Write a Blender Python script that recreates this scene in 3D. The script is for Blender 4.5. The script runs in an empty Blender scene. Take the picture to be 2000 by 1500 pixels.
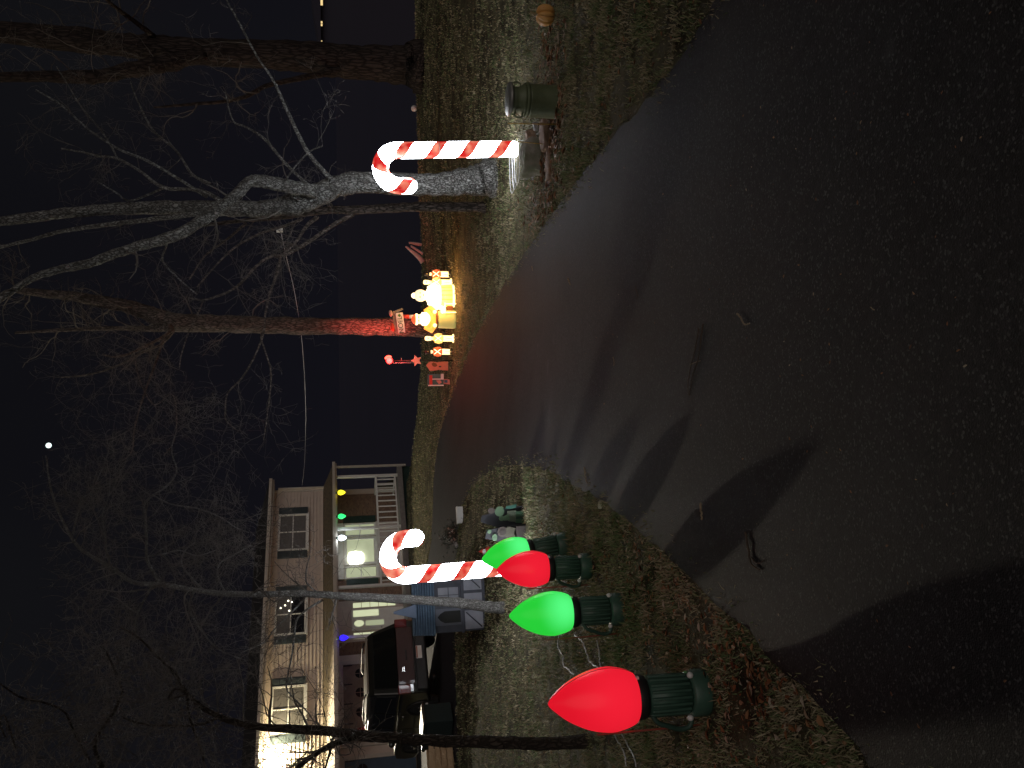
import bpy, bmesh, math, random
import numpy as np
from mathutils import Vector, Matrix, geometry as mgeo
random.seed(7); rng = np.random.default_rng(7)
scene = bpy.context.scene
COL = scene.collection
R = math.radians

# ------------------------------------------------------------------ camera (a phone held on its side: up in the place is left in the picture)
FPX, HC, VH, ROLL = 1600.0, 1.57, 655.0, 0.012
TH = math.atan((1000 - VH) / FPX)
fF = np.array([0, math.cos(TH), -math.sin(TH)]); _r = np.array([1.0, 0, 0]); _d = np.array([0, -math.sin(TH), -math.cos(TH)])
fR = math.cos(ROLL) * _r + math.sin(ROLL) * _d
fD = math.cos(ROLL) * _d - math.sin(ROLL) * _r
CP = np.array([0, 0, HC])
cam = bpy.data.cameras.new('camera'); camo = bpy.data.objects.new('camera', cam); COL.objects.link(camo)
m = Matrix.Identity(4)
for i in range(3):
    m[i][0] = fD[i]; m[i][1] = fR[i]; m[i][2] = -fF[i]; m[i][3] = CP[i]
camo.matrix_world = m
cam.sensor_fit = 'HORIZONTAL'; cam.sensor_width = 36; cam.lens = FPX / 2000 * 36
cam.clip_end = 5000; cam.clip_start = 0.05
scene.camera = camo

# ------------------------------------------------------------------ night sky, soft street glow from behind, exposure
world = bpy.data.worlds.new('World'); scene.world = world; world.use_nodes = True
wn = world.node_tree; wn.nodes.clear()
sky = wn.nodes.new('ShaderNodeTexSky'); sky.sky_type = 'NISHITA'; sky.sun_disc = False
MOON_EL, MOON_AZ = R(31.0), R(-5.0)
sky.sun_elevation = R(-3.0); sky.sun_rotation = R(180); sky.air_density = 1.0; sky.dust_density = 2.0
tint = wn.nodes.new('ShaderNodeMix'); tint.data_type = 'RGBA'; tint.blend_type = 'MIX'
tint.inputs['Factor'].default_value = 0.9
wtc = wn.nodes.new('ShaderNodeTexCoord'); wsp = wn.nodes.new('ShaderNodeSeparateXYZ'); wcr = wn.nodes.new('ShaderNodeValToRGB')
wcr.color_ramp.elements[0].position = 0.0; wcr.color_ramp.elements[0].color = (0.085, 0.082, 0.125, 1)
wcr.color_ramp.elements[1].position = 0.6; wcr.color_ramp.elements[1].color = (0.045, 0.048, 0.058, 1)
wn.links.new(wtc.outputs['Generated'], wsp.inputs[0]); wn.links.new(wsp.outputs['Z'], wcr.inputs[0]); wnz = wn.nodes.new('ShaderNodeTexNoise'); wnz.inputs['Scale'].default_value = 2.2; wnz.inputs['Detail'].default_value = 4; wnr = wn.nodes.new('ShaderNodeValToRGB')
wnr.color_ramp.elements[0].position = .46; wnr.color_ramp.elements[0].color = (0, 0, 0, 1); wnr.color_ramp.elements[1].position = .75; wnr.color_ramp.elements[1].color = (.75, .75, .75, 1)
wcl = wn.nodes.new('ShaderNodeMix'); wcl.data_type = 'RGBA'; wcl.inputs['B'].default_value = (.10, .105, .115, 1)      # thin cloud
wn.links.new(wtc.outputs['Generated'], wnz.inputs['Vector']); wn.links.new(wnz.outputs['Fac'], wnr.inputs[0]); wn.links.new(wnr.outputs[0], wcl.inputs['Factor'])
wn.links.new(wcr.outputs[0], wcl.inputs['A']); wn.links.new(wcl.outputs['Result'], tint.inputs['B'])
bg = wn.nodes.new('ShaderNodeBackground'); bg.inputs['Strength'].default_value = 0.07
wo = wn.nodes.new('ShaderNodeOutputWorld')
wn.links.new(sky.outputs[0], tint.inputs['A']); wn.links.new(tint.outputs['Result'], bg.inputs[0]); wn.links.new(bg.outputs[0], wo.inputs[0])
sl = bpy.data.lights.new('night_glow', 'SUN'); sl.energy = 0.42; sl.angle = R(60); sl.color = (1, 0.88, 0.82)   # soft glow of the street behind the camera
slo = bpy.data.objects.new('night_glow', sl); COL.objects.link(slo)
md = Vector((0.35, -1, 0.75)).normalized()
slo.rotation_euler = md.to_track_quat('Z', 'Y').to_euler()
vs = scene.view_settings
vs.view_transform = 'Standard'; vs.look = 'None'; vs.exposure = 0.0; vs.gamma = 1.0; vs.use_curve_mapping = False
scene.render.engine = 'CYCLES'
scene.cycles.use_denoising = True
scene.cycles.max_bounces = 5; scene.cycles.sample_clamp_indirect = 3.0

# ------------------------------------------------------------------ helpers: pixels of the photograph (2000 x 1500) to points of the place
def ray(x, y):
    return fF + ((750 - y) / FPX) * fR + ((x - 1000) / FPX) * fD
def P(x, y, s):                      # point seen at (x, y) where one metre spans s pixels
    return CP + ray(x, y) * (FPX / s)
def PY(x, y, Y):                     # point seen at (x, y) at forward distance Y
    r = ray(x, y); return CP + r * (Y / r[1])

# terrain: thin plate spline through surveyed points, falling away behind the lawn's crest
CT = np.array([(0,0,0),(0,-4,.3),(-4,0,0),(4,0,0),(-8,0,0),(8,0,-.05),(-1.74,4.27,-.45),(-1.8,6.23,-.65),(-1.77,7.59,-.81),(-1.75,8.67,-.9),
  (4,5,-.52),(-5,4,-.42),(3.45,9.71,-1.14),(4.64,9.97,-1.18),(4.11,13.94,-1.58),(-2.9,12.26,-1.28),(2.19,23,-1.76),(4.27,16.53,-1.67),
  (3.93,17.9,-1.73),(-3.53,7.71,-.82),(-7.9,20.46,-.9),(-6.1,20.4,-1.0),(1.95,24.5,-1.76),(-4.2,14,-1.15),(-9,16,-.95),(-10,9,-.78),(-13,20,-.8),
  (-1,20,-1.72),(-2,27,-1.66),(0,31,-1.64),(-3,36,-1.6),(-4.8,39,-1.5),(-13.4,31,-1.27),(-9,35,-1.32),(-7,29,-1.32),(-20,30,-1.1),(-20,15,-.8),
  (9,11,-1.2),(10,18,-1.4),(8.5,27,-1.32),(15,27,-1.3),(15,13,-1.2),(5,31,-1.6),(12,32,-1.55),(22,22,-1.2),(14,4,-.6),(-14,4,-.5),(0,45,-1.6),(-20,45,-1.3),(20,45,-1.6)], float)
def _phi(r2): return 0.5 * r2 * np.log(np.maximum(r2, 1e-9))
def _fit():
    n = len(CT); K = _phi(((CT[:, None, :2] - CT[None, :, :2]) ** 2).sum(-1)) + np.eye(n) * 1.2
    Q = np.c_[np.ones(n), CT[:, :2]]
    A = np.block([[K, Q], [Q.T, np.zeros((3, 3))]])
    return np.linalg.solve(A, np.r_[CT[:, 2], 0, 0, 0])
_W = _fit()
def crest(X):
    return np.interp(X, [-40, -9, -6, -4, -1, 1, 6, 40], [75, 75, 42, 36.5, 33, 31.5, 30, 29])
def T(X, Y):
    X = np.atleast_1d(np.asarray(X, float)); Y = np.atleast_1d(np.asarray(Y, float))
    x = np.clip(X, -24, 24); y = np.clip(Y, -6, 46)
    r2 = (x[:, None] - CT[:, 0]) ** 2 + (y[:, None] - CT[:, 1]) ** 2
    z = _phi(r2) @ _W[:-3] + _W[-3] + _W[-2] * x + _W[-1] * y
    over = np.maximum(0, Y - crest(X))
    z = z - 14 * (1 - np.exp(-(over / 26))) - 0.06 * np.minimum(over, 2)
    return z
def tz(x, y): return float(T(x, y)[0])
def G(x, y):                         # point of the ground seen at pixel (x, y)
    r = ray(x, y); t = np.geomspace(1.5, 60, 240)
    pts = CP + r[None] * t[:, None]
    below = pts[:, 2] < T(pts[:, 0], pts[:, 1])
    if not below.any(): return CP + r * 60
    k = int(np.argmax(below)); a, b = t[max(k - 1, 0)], t[k]
    for _ in range(18):
        c = (a + b) / 2; p = CP + r * c
        if p[2] < tz(p[0], p[1]): b = c
        else: a = c
    return CP + r * b
def depth_s(p): return FPX / float((np.asarray(p) - CP) @ fF)

# ------------------------------------------------------------------ helpers: objects
def tag(o, label=None, cat=None, group=None, kind=None):
    if label: o['label'] = label
    if cat: o['category'] = cat
    if group: o['group'] = group
    if kind: o['kind'] = kind
    return o
def empty(name, loc=(0, 0, 0), rz=0.0, label=None, cat=None, group=None):
    o = bpy.data.objects.new(name, None); COL.objects.link(o); o.location = tuple(loc); o.rotation_euler = (0, 0, rz)
    o.empty_display_size = 0.1
    return tag(o, label, cat, group)
class MB:
    def __init__(s): s.v = []; s.f = []; s.uv = None; s.sm = []
    def add(s, v, f, smooth=False):
        k = len(s.v); s.v += [tuple(map(float, p)) for p in v]; s.f += [tuple(i + k for i in q) for q in f]; s.sm += [smooth] * len(f); return s
    def box(s, x0, x1, y0, y1, z0, z1):
        v = [(x, y, z) for z in (z0, z1) for y in (y0, y1) for x in (x0, x1)]
        return s.add(v, [(0, 2, 3, 1), (4, 5, 7, 6), (0, 1, 5, 4), (2, 6, 7, 3), (0, 4, 6, 2), (1, 3, 7, 5)])
    def tube(s, pts, rad, n=8, cap=True, smooth=True):
        pts = [Vector(p) for p in pts]; m_ = len(pts)
        if not hasattr(rad, '__len__'): rad = [rad] * m_
        v = []; f = []; up = Vector((0.31, 0.21, 0.93))
        prev = None
        for i in range(m_):
            t = (pts[min(i + 1, m_ - 1)] - pts[max(i - 1, 0)])
            if t.length < 1e-9: t = Vector((0, 0, 1))
            t.normalize()
            if prev is None:
                a = t.cross(up)
                if a.length < 1e-3: a = t.cross(Vector((1, 0, 0)))
            else:
                a = prev - t * prev.dot(t)
                if a.length < 1e-6: a = t.cross(up)
            a.normalize(); b = t.cross(a); prev = a
            for k in range(n):
                c = 2 * math.pi * k / n
                v.append(pts[i] + (a * math.cos(c) + b * math.sin(c)) * rad[i])
        for i in range(m_ - 1):
            for k in range(n):
                f.append((i * n + k, i * n + (k + 1) % n, (i + 1) * n + (k + 1) % n, (i + 1) * n + k))
        if cap:
            f.append(tuple(range(n - 1, -1, -1))); f.append(tuple((m_ - 1) * n + k for k in range(n)))
        return s.add(v, f, smooth)
    def lathe(s, prof, n=24, c=(0, 0), sx=1.0, sy=1.0, smooth=True):   # prof: (r, z) from bottom to top
        v = []; f = []
        for r_, z in prof:
            for k in range(n):
                a = 2 * math.pi * k / n
                v.append((c[0] + r_ * sx * math.cos(a), c[1] + r_ * sy * math.sin(a), z))
        for i in range(len(prof) - 1):
            for k in range(n):
                f.append((i * n + k, i * n + (k + 1) % n, (i + 1) * n + (k + 1) % n, (i + 1) * n + k))
        f.append(tuple(range(n - 1, -1, -1))); f.append(tuple((len(prof) - 1) * n + k for k in range(n)))
        return s.add(v, f, smooth)
    def ball(s, c, r, n=14, m_=9, smooth=True):
        r = r if hasattr(r, '__len__') else (r, r, r)
        pr = []
        v = []; f = []
        for i in range(1, m_):
            a = -math.pi / 2 + math.pi * i / m_
            for k in range(n):
                b = 2 * math.pi * k / n
                v.append((c[0] + r[0] * math.cos(a) * math.cos(b), c[1] + r[1] * math.cos(a) * math.sin(b), c[2] + r[2] * math.sin(a)))
        for i in range(m_ - 2):
            for k in range(n): f.append((i * n + k, i * n + (k + 1) % n, (i + 1) * n + (k + 1) % n, (i + 1) * n + k))
        v.append((c[0], c[1], c[2] - r[2])); v.append((c[0], c[1], c[2] + r[2])); q = len(v)
        for k in range(n):
            f.append(((k + 1) % n, k, q - 2)); f.append(((m_ - 2) * n + k, (m_ - 2) * n + (k + 1) % n, q - 1))
        return s.add(v, f, smooth)
    def prism(s, poly, y0, y1):         # polygon in x-z, thickness along y
        n = len(poly); v = [(x, y0, z) for x, z in poly] + [(x, y1, z) for x, z in poly]
        f = [tuple(range(n)), tuple(range(2 * n - 1, n - 1, -1))] + [(i, (i + n), (i + 1) % n + n, (i + 1) % n) for i in range(n)]
        return s.add(v, f)
    def build(s, name, mt, parent=None, bevel=0.0, loc=None):
        me = bpy.data.meshes.new(name); me.from_pydata(s.v, [], s.f)
        me.polygons.foreach_set('use_smooth', s.sm); me.update()
        if bevel:
            bm = bmesh.new(); bm.from_mesh(me)
            bmesh.ops.recalc_face_normals(bm, faces=bm.faces)
            es = [e for e in bm.edges if len(e.link_faces) == 2 and e.calc_face_angle(0) > 0.6]
            bmesh.ops.bevel(bm, geom=es, offset=bevel, segments=2, profile=0.6, affect='EDGES', clamp_overlap=True)
            bm.to_mesh(me); bm.free()
        else:
            bm = bmesh.new(); bm.from_mesh(me); bmesh.ops.recalc_face_normals(bm, faces=bm.faces); bm.to_mesh(me); bm.free()
        me.materials.append(mt)
        o = bpy.data.objects.new(name, me); COL.objects.link(o)
        if parent: o.parent = parent
        if loc is not None: o.location = tuple(loc)
        return o
def clone(o, parent=None):
    c = o.copy(); COL.objects.link(c); c.parent = parent
    for ch in o.children: clone(ch, c)
    return c
def bx(name, mt, parent, *a, bevel=0.0):
    return MB().box(*a).build(name, mt, parent, bevel)

# ------------------------------------------------------------------ helpers: materials
def mat(name, c1, c2=None, scale=8.0, rough=0.7, bump=0.0, bscale=None, metal=0.0, emit=None, es=0.0, coat=0.0, detail=4.0, spec=0.5, stretch=None, trans=0.0):
    mt = bpy.data.materials.new(name); mt.use_nodes = True; nt = mt.node_tree; N = nt.nodes; L = nt.links
    b = N['Principled BSDF']; b.inputs['Roughness'].default_value = rough; b.inputs['Metallic'].default_value = metal
    b.inputs['Specular IOR Level'].default_value = spec; b.inputs['Coat Weight'].default_value = coat
    b.inputs['Transmission Weight'].default_value = trans
    b.inputs['Base Color'].default_value = (*c1, 1)
    tc = N.new('ShaderNodeTexCoord'); mp = N.new('ShaderNodeMapping')
    L.new(tc.outputs['Object'], mp.inputs[0])
    if stretch: mp.inputs['Scale'].default_value = stretch
    if c2 is not None:
        nz = N.new('ShaderNodeTexNoise'); nz.inputs['Scale'].default_value = scale; nz.inputs['Detail'].default_value = detail
        cr = N.new('ShaderNodeValToRGB'); cr.color_ramp.elements[0].position = 0.35; cr.color_ramp.elements[1].position = 0.65
        cr.color_ramp.elements[0].color = (*c1, 1); cr.color_ramp.elements[1].color = (*c2, 1)
        L.new(mp.outputs[0], nz.inputs['Vector']); L.new(nz.outputs['Fac'], cr.inputs[0]); L.new(cr.outputs[0], b.inputs['Base Color'])
    if bump:
        n2 = N.new('ShaderNodeTexNoise'); n2.inputs['Scale'].default_value = bscale or scale * 3; n2.inputs['Detail'].default_value = 6
        bp = N.new('ShaderNodeBump'); bp.inputs['Strength'].default_value = bump; bp.inputs['Distance'].default_value = 0.02
        L.new(mp.outputs[0], n2.inputs['Vector']); L.new(n2.outputs['Fac'], bp.inputs['Height']); L.new(bp.outputs[0], b.inputs['Normal'])
    if emit is not None:
        b.inputs['Emission Color'].default_value = (*emit, 1); b.inputs['Emission Strength'].default_value = es
    return mt
def random_island(name, cols, rough=0.8, spec=0.3, noise=None):
    mt = bpy.data.materials.new(name); mt.use_nodes = True; nt = mt.node_tree; N = nt.nodes; L = nt.links
    b = N['Principled BSDF']; b.inputs['Roughness'].default_value = rough; b.inputs['Specular IOR Level'].default_value = spec
    g = N.new('ShaderNodeNewGeometry'); cr = N.new('ShaderNodeValToRGB')
    e = cr.color_ramp.elements
    for i, (p, c) in enumerate(cols):
        if i < 2: e[i].position = p; e[i].color = (*c, 1)
        else:
            q = e.new(p); q.color = (*c, 1)
    if noise:
        tc = N.new('ShaderNodeTexCoord'); nz = N.new('ShaderNodeTexNoise'); nz.inputs['Scale'].default_value = noise; nz.inputs['Detail'].default_value = 3
        L.new(tc.outputs['Object'], nz.inputs['Vector'])
        m1 = N.new('ShaderNodeMath'); m1.operation = 'MULTIPLY_ADD'; m1.inputs[1].default_value = 0.8; m1.inputs[2].default_value = -0.62
        m2 = N.new('ShaderNodeMath'); m2.operation = 'MULTIPLY_ADD'; m2.inputs[1].default_value = 1.75; m2.use_clamp = True
        L.new(g.outputs['Random Per Island'], m1.inputs[0]); L.new(nz.outputs['Fac'], m2.inputs[0]); L.new(m1.outputs[0], m2.inputs[2]); L.new(m2.outputs[0], cr.inputs[0])
    else:
        L.new(g.outputs['Random Per Island'], cr.inputs[0])
    L.new(cr.outputs[0], b.inputs['Base Color'])
    return mt

M = {}
M['green_plastic'] = mat('dark_green_plastic', (.05, .11, .08), (.06, .13, .095), 20, .42, .05, 60)
M['black_plastic'] = mat('black_plastic', (.02, .022, .022), None, 8, .5)
M['white_plastic'] = mat('white_plastic', (.75, .75, .73), None, 8, .45)
M['white_paint'] = mat('white_paint', (.78, .78, .74), (.84, .84, .8), 6, .55)
M['metal'] = mat('galvanised_metal', (.35, .35, .34), (.45, .45, .44), 12, .4, metal=.9)
M['dark_metal'] = mat('dark_metal', (.03, .03, .032), (.05, .045, .04), 12, .5, metal=.6)
M['rust_rod'] = mat('red_brown_rod', (.3, .06, .03), (.18, .06, .04), 30, .6)
M['yellow_rod'] = mat('yellow_fibreglass', (.5, .3, .05), (.4, .25, .06), 20, .5)
M['cord_white'] = mat('pale_cord', (.6, .6, .62), (.45, .45, .5), 30, .5)
M['cord_green'] = mat('green_cord', (.03, .075, .055), None, 8, .5)

# ------------------------------------------------------------------ ground, driveway
DR = [(1480,-130),(1400,0),(1368,60),(1310,130),(1260,200),(1190,280),(1100,390),(1040,470),(980,560),(930,650),(895,735),(872,800),(858,850),(850,900),(846,950),(845,1010),(842,1080)]
DL = [(890,1150),(893,1100),(896,1050),(900,1000),(915,960),(948,921),(1000,906),(1080,920),(1160,962),(1230,1020),(1300,1080),(1420,1190),(1560,1332),(1700,1492),(1860,1660)]
HA = np.array([-4.82, 39.2]); HD = np.array([-.755, -.656]); HD /= np.linalg.norm(HD); HN = np.array([.656, -.755]); HN /= np.linalg.norm(HN)
def hw(a, off): return HA + HD * a + HN * off          # plan point of the house front
poly = [G(*p)[:2] for p in DR]
poly += [hw(7.9, 4.0), hw(8.2, 1.0), hw(15.5, 1.0), hw(15.8, 14), ] 
isl = [G(*p)[:2] for p in DL]
poly += [np.array([-9.6, 17.3]), np.array([-7.5, 17.6])] + isl
poly += [np.array([-3.0, -5.0]), np.array([6.5, -5.0])]
# resample with small jitter so that the edge is ragged
def resample(pl, step, jit):
    out = []
    for i in range(len(pl)):
        a, b = np.array(pl[i]), np.array(pl[(i + 1) % len(pl)]); n = max(1, int(np.linalg.norm(b - a) / step))
        for k in range(n): out.append(a + (b - a) * k / n + rng.normal(0, jit, 2))
    return np.array(out)
# smooth corners first (Chaikin)
def chaikin(pl):
    pl = [np.array(p) for p in pl]; o = []
    for i in range(len(pl)):
        a, b = pl[i], pl[(i + 1) % len(pl)]; o += [a * .75 + b * .25, a * .25 + b * .75]
    return o
DRIVE = resample(chaikin(chaikin(poly)), 0.22, 0.02)
def inside(px, py, pl=DRIVE):
    px = np.asarray(px); py = np.asarray(py); c = np.zeros(px.shape, bool); j = len(pl) - 1
    for i in range(len(pl)):
        xi, yi = pl[i]; xj, yj = pl[j]
        if yi != yj: c ^= ((yi > py) != (yj > py)) & (px < (xj - xi) * (py - yi) / (yj - yi) + xi)
        j = i
    return c

def terrain_mesh():
    xs = np.r_[-700, -300, -150, -90, -60, -45, np.arange(-34, 34.1, .4), 45, 60, 90, 150, 300, 700]
    ys = np.r_[-60, -25, -12, np.arange(-6, 48.1, .4), 52, 58, 66, 76, 90, 120, 180, 300, 600, 1500]
    X, Y = np.meshgrid(xs, ys); Z = T(X.ravel(), Y.ravel())
    v = np.c_[X.ravel(), Y.ravel(), Z]; nx = len(xs); f = []
    for j in range(len(ys) - 1):
        for i in range(nx - 1): f.append((j * nx + i, j * nx + i + 1, (j + 1) * nx + i + 1, (j + 1) * nx + i))
    me = bpy.data.meshes.new('ground'); me.from_pydata(v.tolist(), [], f); me.polygons.foreach_set('use_smooth', [True] * len(f)); me.update()
    return me
M['soil'] = mat('lawn_soil', (.03, .026, .016), (.10, .09, .05), 3.0, .95, 1.0, 40, spec=.15, detail=8)
me = terrain_mesh(); me.materials.append(M['soil'])
ground = bpy.data.objects.new('ground', me); COL.objects.link(ground); tag(ground, 'dormant winter lawn sloping down beside the driveway', kind='structure')

# valley floor beyond the crest, night sky glow put into its colour
vy = [34, 60, 120, 300, 800, 2500]; vv_ = []
for yy in vy:
    for xx in (-2500, -600, -150, -45, 0, 45, 150, 600, 2500): vv_.append((xx, yy + 20, -10.2 if yy > 34 else -14))
vf = [(j * 9 + i, j * 9 + i + 1, (j + 1) * 9 + i + 1, (j + 1) * 9 + i) for j in range(len(vy) - 1) for i in range(8)]
me = bpy.data.meshes.new('valley_floor'); me.from_pydata(vv_, [], vf); me.materials.append(mat('sky_toned_field', (.048, .05, .09), (.052, .053, .095), .02, .95))
vo_ = bpy.data.objects.new('valley_floor', me); COL.objects.link(vo_); tag(vo_, 'dark valley far below the lawn crest, coloured like the night sky', kind='structure')

def asphalt():
    mt = bpy.data.materials.new('asphalt'); mt.use_nodes = True; nt = mt.node_tree; N = nt.nodes; L = nt.links
    b = N['Principled BSDF']; b.inputs['Roughness'].default_value = .78; b.inputs['Specular IOR Level'].default_value = .22
    tc = N.new('ShaderNodeTexCoord')
    n1 = N.new('ShaderNodeTexNoise'); n1.inputs['Scale'].default_value = .8; n1.inputs['Detail'].default_value = 8; n1.inputs['Roughness'].default_value = .65
    n2 = N.new('ShaderNodeTexNoise'); n2.inputs['Scale'].default_value = 130; n2.inputs['Detail'].default_value = 6
    vo = N.new('ShaderNodeTexVoronoi'); vo.inputs['Scale'].default_value = 160
    for q in (n1, n2, vo): L.new(tc.outputs['Object'], q.inputs['Vector'])
    c1 = N.new('ShaderNodeValToRGB'); c1.color_ramp.elements[0].position = .3; c1.color_ramp.elements[1].position = .72
    c1.color_ramp.elements[0].color = (.0125, .012, .014, 1); c1.color_ramp.elements[1].color = (.027, .026, .0285, 1)
    L.new(n1.outputs['Fac'], c1.inputs[0])
    # pale aggregate specks and fine grain
    sp = N.new('ShaderNodeTexVoronoi'); sp.inputs['Scale'].default_value = 130; L.new(tc.outputs['Object'], sp.inputs['Vector'])
    sx = N.new('ShaderNodeSeparateXYZ'); L.new(sp.outputs['Color'], sx.inputs[0])
    c2 = N.new('ShaderNodeValToRGB'); c2.color_ramp.elements[0].position = .86; c2.color_ramp.elements[1].position = .98
    c2.color_ramp.elements[0].color = (0, 0, 0, 1); c2.color_ramp.elements[1].color = (1, 1, 1, 1); L.new(sx.outputs['X'], c2.inputs[0])
    n4 = N.new('ShaderNodeTexNoise'); n4.inputs['Scale'].default_value = 24; n4.inputs['Detail'].default_value = 8; n4.inputs['Roughness'].default_value = .8; L.new(tc.outputs['Object'], n4.inputs['Vector'])
    c4 = N.new('ShaderNodeValToRGB'); c4.color_ramp.elements[0].position = .3; c4.color_ramp.elements[1].position = .72
    c4.color_ramp.elements[0].color = (.45, .45, .45, 1); c4.color_ramp.elements[1].color = (1.6, 1.6, 1.6, 1); L.new(n4.outputs['Fac'], c4.inputs[0])
    mg = N.new('ShaderNodeMix'); mg.data_type = 'RGBA'; mg.blend_type = 'MULTIPLY'; mg.inputs['Factor'].default_value = 1; L.new(c1.outputs[0], mg.inputs['A']); L.new(c4.outputs[0], mg.inputs['B'])
    mx = N.new('ShaderNodeMix'); mx.data_type = 'RGBA'; mx.inputs['B'].default_value = (.16, .16, .165, 1)
    mm = N.new('ShaderNodeMath'); mm.operation = 'MULTIPLY'; mm.inputs[1].default_value = .4; L.new(c2.outputs[0], mm.inputs[0])
    L.new(mm.outputs[0], mx.inputs['Factor']); L.new(mg.outputs['Result'], mx.inputs['A'])
    n3 = N.new('ShaderNodeTexNoise'); n3.inputs['Scale'].default_value = 1.3; n3.inputs['Detail'].default_value = 7; n3.inputs['Roughness'].default_value = .7
    L.new(tc.outputs['Object'], n3.inputs['Vector'])
    c3 = N.new('ShaderNodeValToRGB'); c3.color_ramp.elements[0].position = .62; c3.color_ramp.elements[1].position = .74
    c3.color_ramp.elements[0].color = (0, 0, 0, 1); c3.color_ramp.elements[1].color = (.45, .45, .45, 1); L.new(n3.outputs['Fac'], c3.inputs[0])
    mx2 = N.new('ShaderNodeMix'); mx2.data_type = 'RGBA'; mx2.inputs['B'].default_value = (.09, .09, .1, 1)
    L.new(c3.outputs[0], mx2.inputs['Factor']); L.new(mx.outputs['Result'], mx2.inputs['A']); L.new(mx2.outputs['Result'], b.inputs['Base Color'])
    ad = N.new('ShaderNodeMath'); ad.operation = 'ADD'; L.new(n2.outputs['Fac'], ad.inputs[0]); L.new(vo.outputs['Distance'], ad.inputs[1])
    bp = N.new('ShaderNodeBump'); bp.inputs['Strength'].default_value = .4; bp.inputs['Distance'].default_value = .005
    L.new(ad.outputs[0], bp.inputs['Height']); L.new(bp.outputs[0], b.inputs['Normal'])
    return mt
M['asphalt'] = asphalt()
def drive_mesh():
    gx, gy = np.meshgrid(np.arange(-24, 10, .5), np.arange(-6, 45, .5)); gx = gx.ravel(); gy = gy.ravel()
    k = inside(gx, gy); n = len(DRIVE)
    vin = [Vector((float(a), float(b))) for a, b in DRIVE] + [Vector((float(a), float(b))) for a, b in zip(gx[k], gy[k])]
    res = mgeo.delaunay_2d_cdt(vin, [], [list(range(n))], 1, 1e-4)
    vv = np.array([(p.x, p.y) for p in res[0]]); z = T(vv[:, 0], vv[:, 1]) + .012
    me = bpy.data.meshes.new('driveway'); me.from_pydata(np.c_[vv, z].tolist(), [], res[2]); me.polygons.foreach_set('use_smooth', [True] * len(res[2])); me.update()
    return me
me = drive_mesh(); me.materials.append(M['asphalt'])
drive = bpy.data.objects.new('driveway', me); COL.objects.link(drive); tag(drive, 'dark asphalt driveway running downhill towards the house', kind='structure')

# ------------------------------------------------------------------ grass and fallen leaves (nobody could count them)
def scatter(n, rmin, rmax, amin=-36, amax=36):
    lr = rng.uniform(math.log(rmin), math.log(rmax), n); r_ = np.exp(lr); a = np.radians(rng.uniform(amin, amax, n))
    return r_ * np.sin(a), r_ * np.cos(a)
_vn = [rng.random((256, 256)) for _ in range(3)]
def vnoise(X, Y, cell, k=0):
    u, v_ = X / cell + 500, Y / cell + 500; i = np.floor(u).astype(int); j = np.floor(v_).astype(int); a = u - i; b = v_ - j; a = a * a * (3 - 2 * a); b = b * b * (3 - 2 * b); g_ = _vn[k]
    return (g_[i % 256, j % 256] * (1 - a) + g_[(i + 1) % 256, j % 256] * a) * (1 - b) + (g_[i % 256, (j + 1) % 256] * (1 - a) + g_[(i + 1) % 256, (j + 1) % 256] * a) * b
def lawn_grass(n):
    X, Y = scatter(n, 2.2, 40)
    k = ~inside(X, Y) & (Y < crest(X) + .6)
    k &= ~((HA[0] - X) * HN[0] + (HA[1] - Y) * HN[1] > -1.2) | (X > -3.5)
    X = X[k]; Y = Y[k]
    ed = np.repeat(DRIVE[(DRIVE[:, 1] > 2) & (DRIVE[:, 1] < 30) & (np.abs(DRIVE[:, 0]) < 9)], 70, 0); ed = ed + rng.normal(0, 1, ed.shape) * np.array([.075, .075]) + rng.uniform(-.11, .11, ed.shape)
    X = np.r_[X, ed[:, 0]]; Y = np.r_[Y, ed[:, 1]]; dist = np.hypot(X, Y); cl = .5 * vnoise(X, Y, .16 + .0) + .3 * vnoise(X, Y, .45, 1) + .2 * vnoise(X, Y, 1.7, 2)
    k = rng.random(len(X)) < np.clip((cl - .28) * 3.2, .12, 1); X = X[k]; Y = Y[k]; cl = cl[k]; dist = dist[k]; n = len(X); Z = T(X, Y)
    Lb = rng.uniform(.018, .05, n) * (.45 + 1.5 * cl) * (.6 + .4 * np.minimum(dist / 7, 1)) * (1 + .6 * (rng.random(n) < .06)); wd = .0022 * (1 + dist / 8)
    a = rng.uniform(0, 2 * np.pi, n); lean = rng.uniform(.2, 1.6, n); b = rng.uniform(0, 2 * np.pi, n)
    dx = np.cos(a); dy = np.sin(a)
    px = np.cos(b) * wd; py = np.sin(b) * wd
    base = np.c_[X, Y, Z - .004]
    tipx = dx * Lb * np.sin(lean); tipy = dy * Lb * np.sin(lean); tipz = Lb * np.maximum(np.cos(lean), .12)
    v = np.empty((n, 5, 3))
    v[:, 0] = base + np.c_[px, py, 0 * px]; v[:, 1] = base - np.c_[px, py, 0 * px]
    mid = base + np.c_[tipx * .42, tipy * .42, tipz * .62]
    v[:, 2] = mid - np.c_[px, py, 0 * px] * .8; v[:, 3] = mid + np.c_[px, py, 0 * px] * .8
    v[:, 4] = base + np.c_[tipx, tipy, tipz]
    i = np.arange(n)[:, None] * 5
    tri = np.concatenate([i + [0, 1, 2], i + [0, 2, 3], i + [3, 2, 4]], 1).reshape(-1, 3)
    return v.reshape(-1, 3), tri
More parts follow.
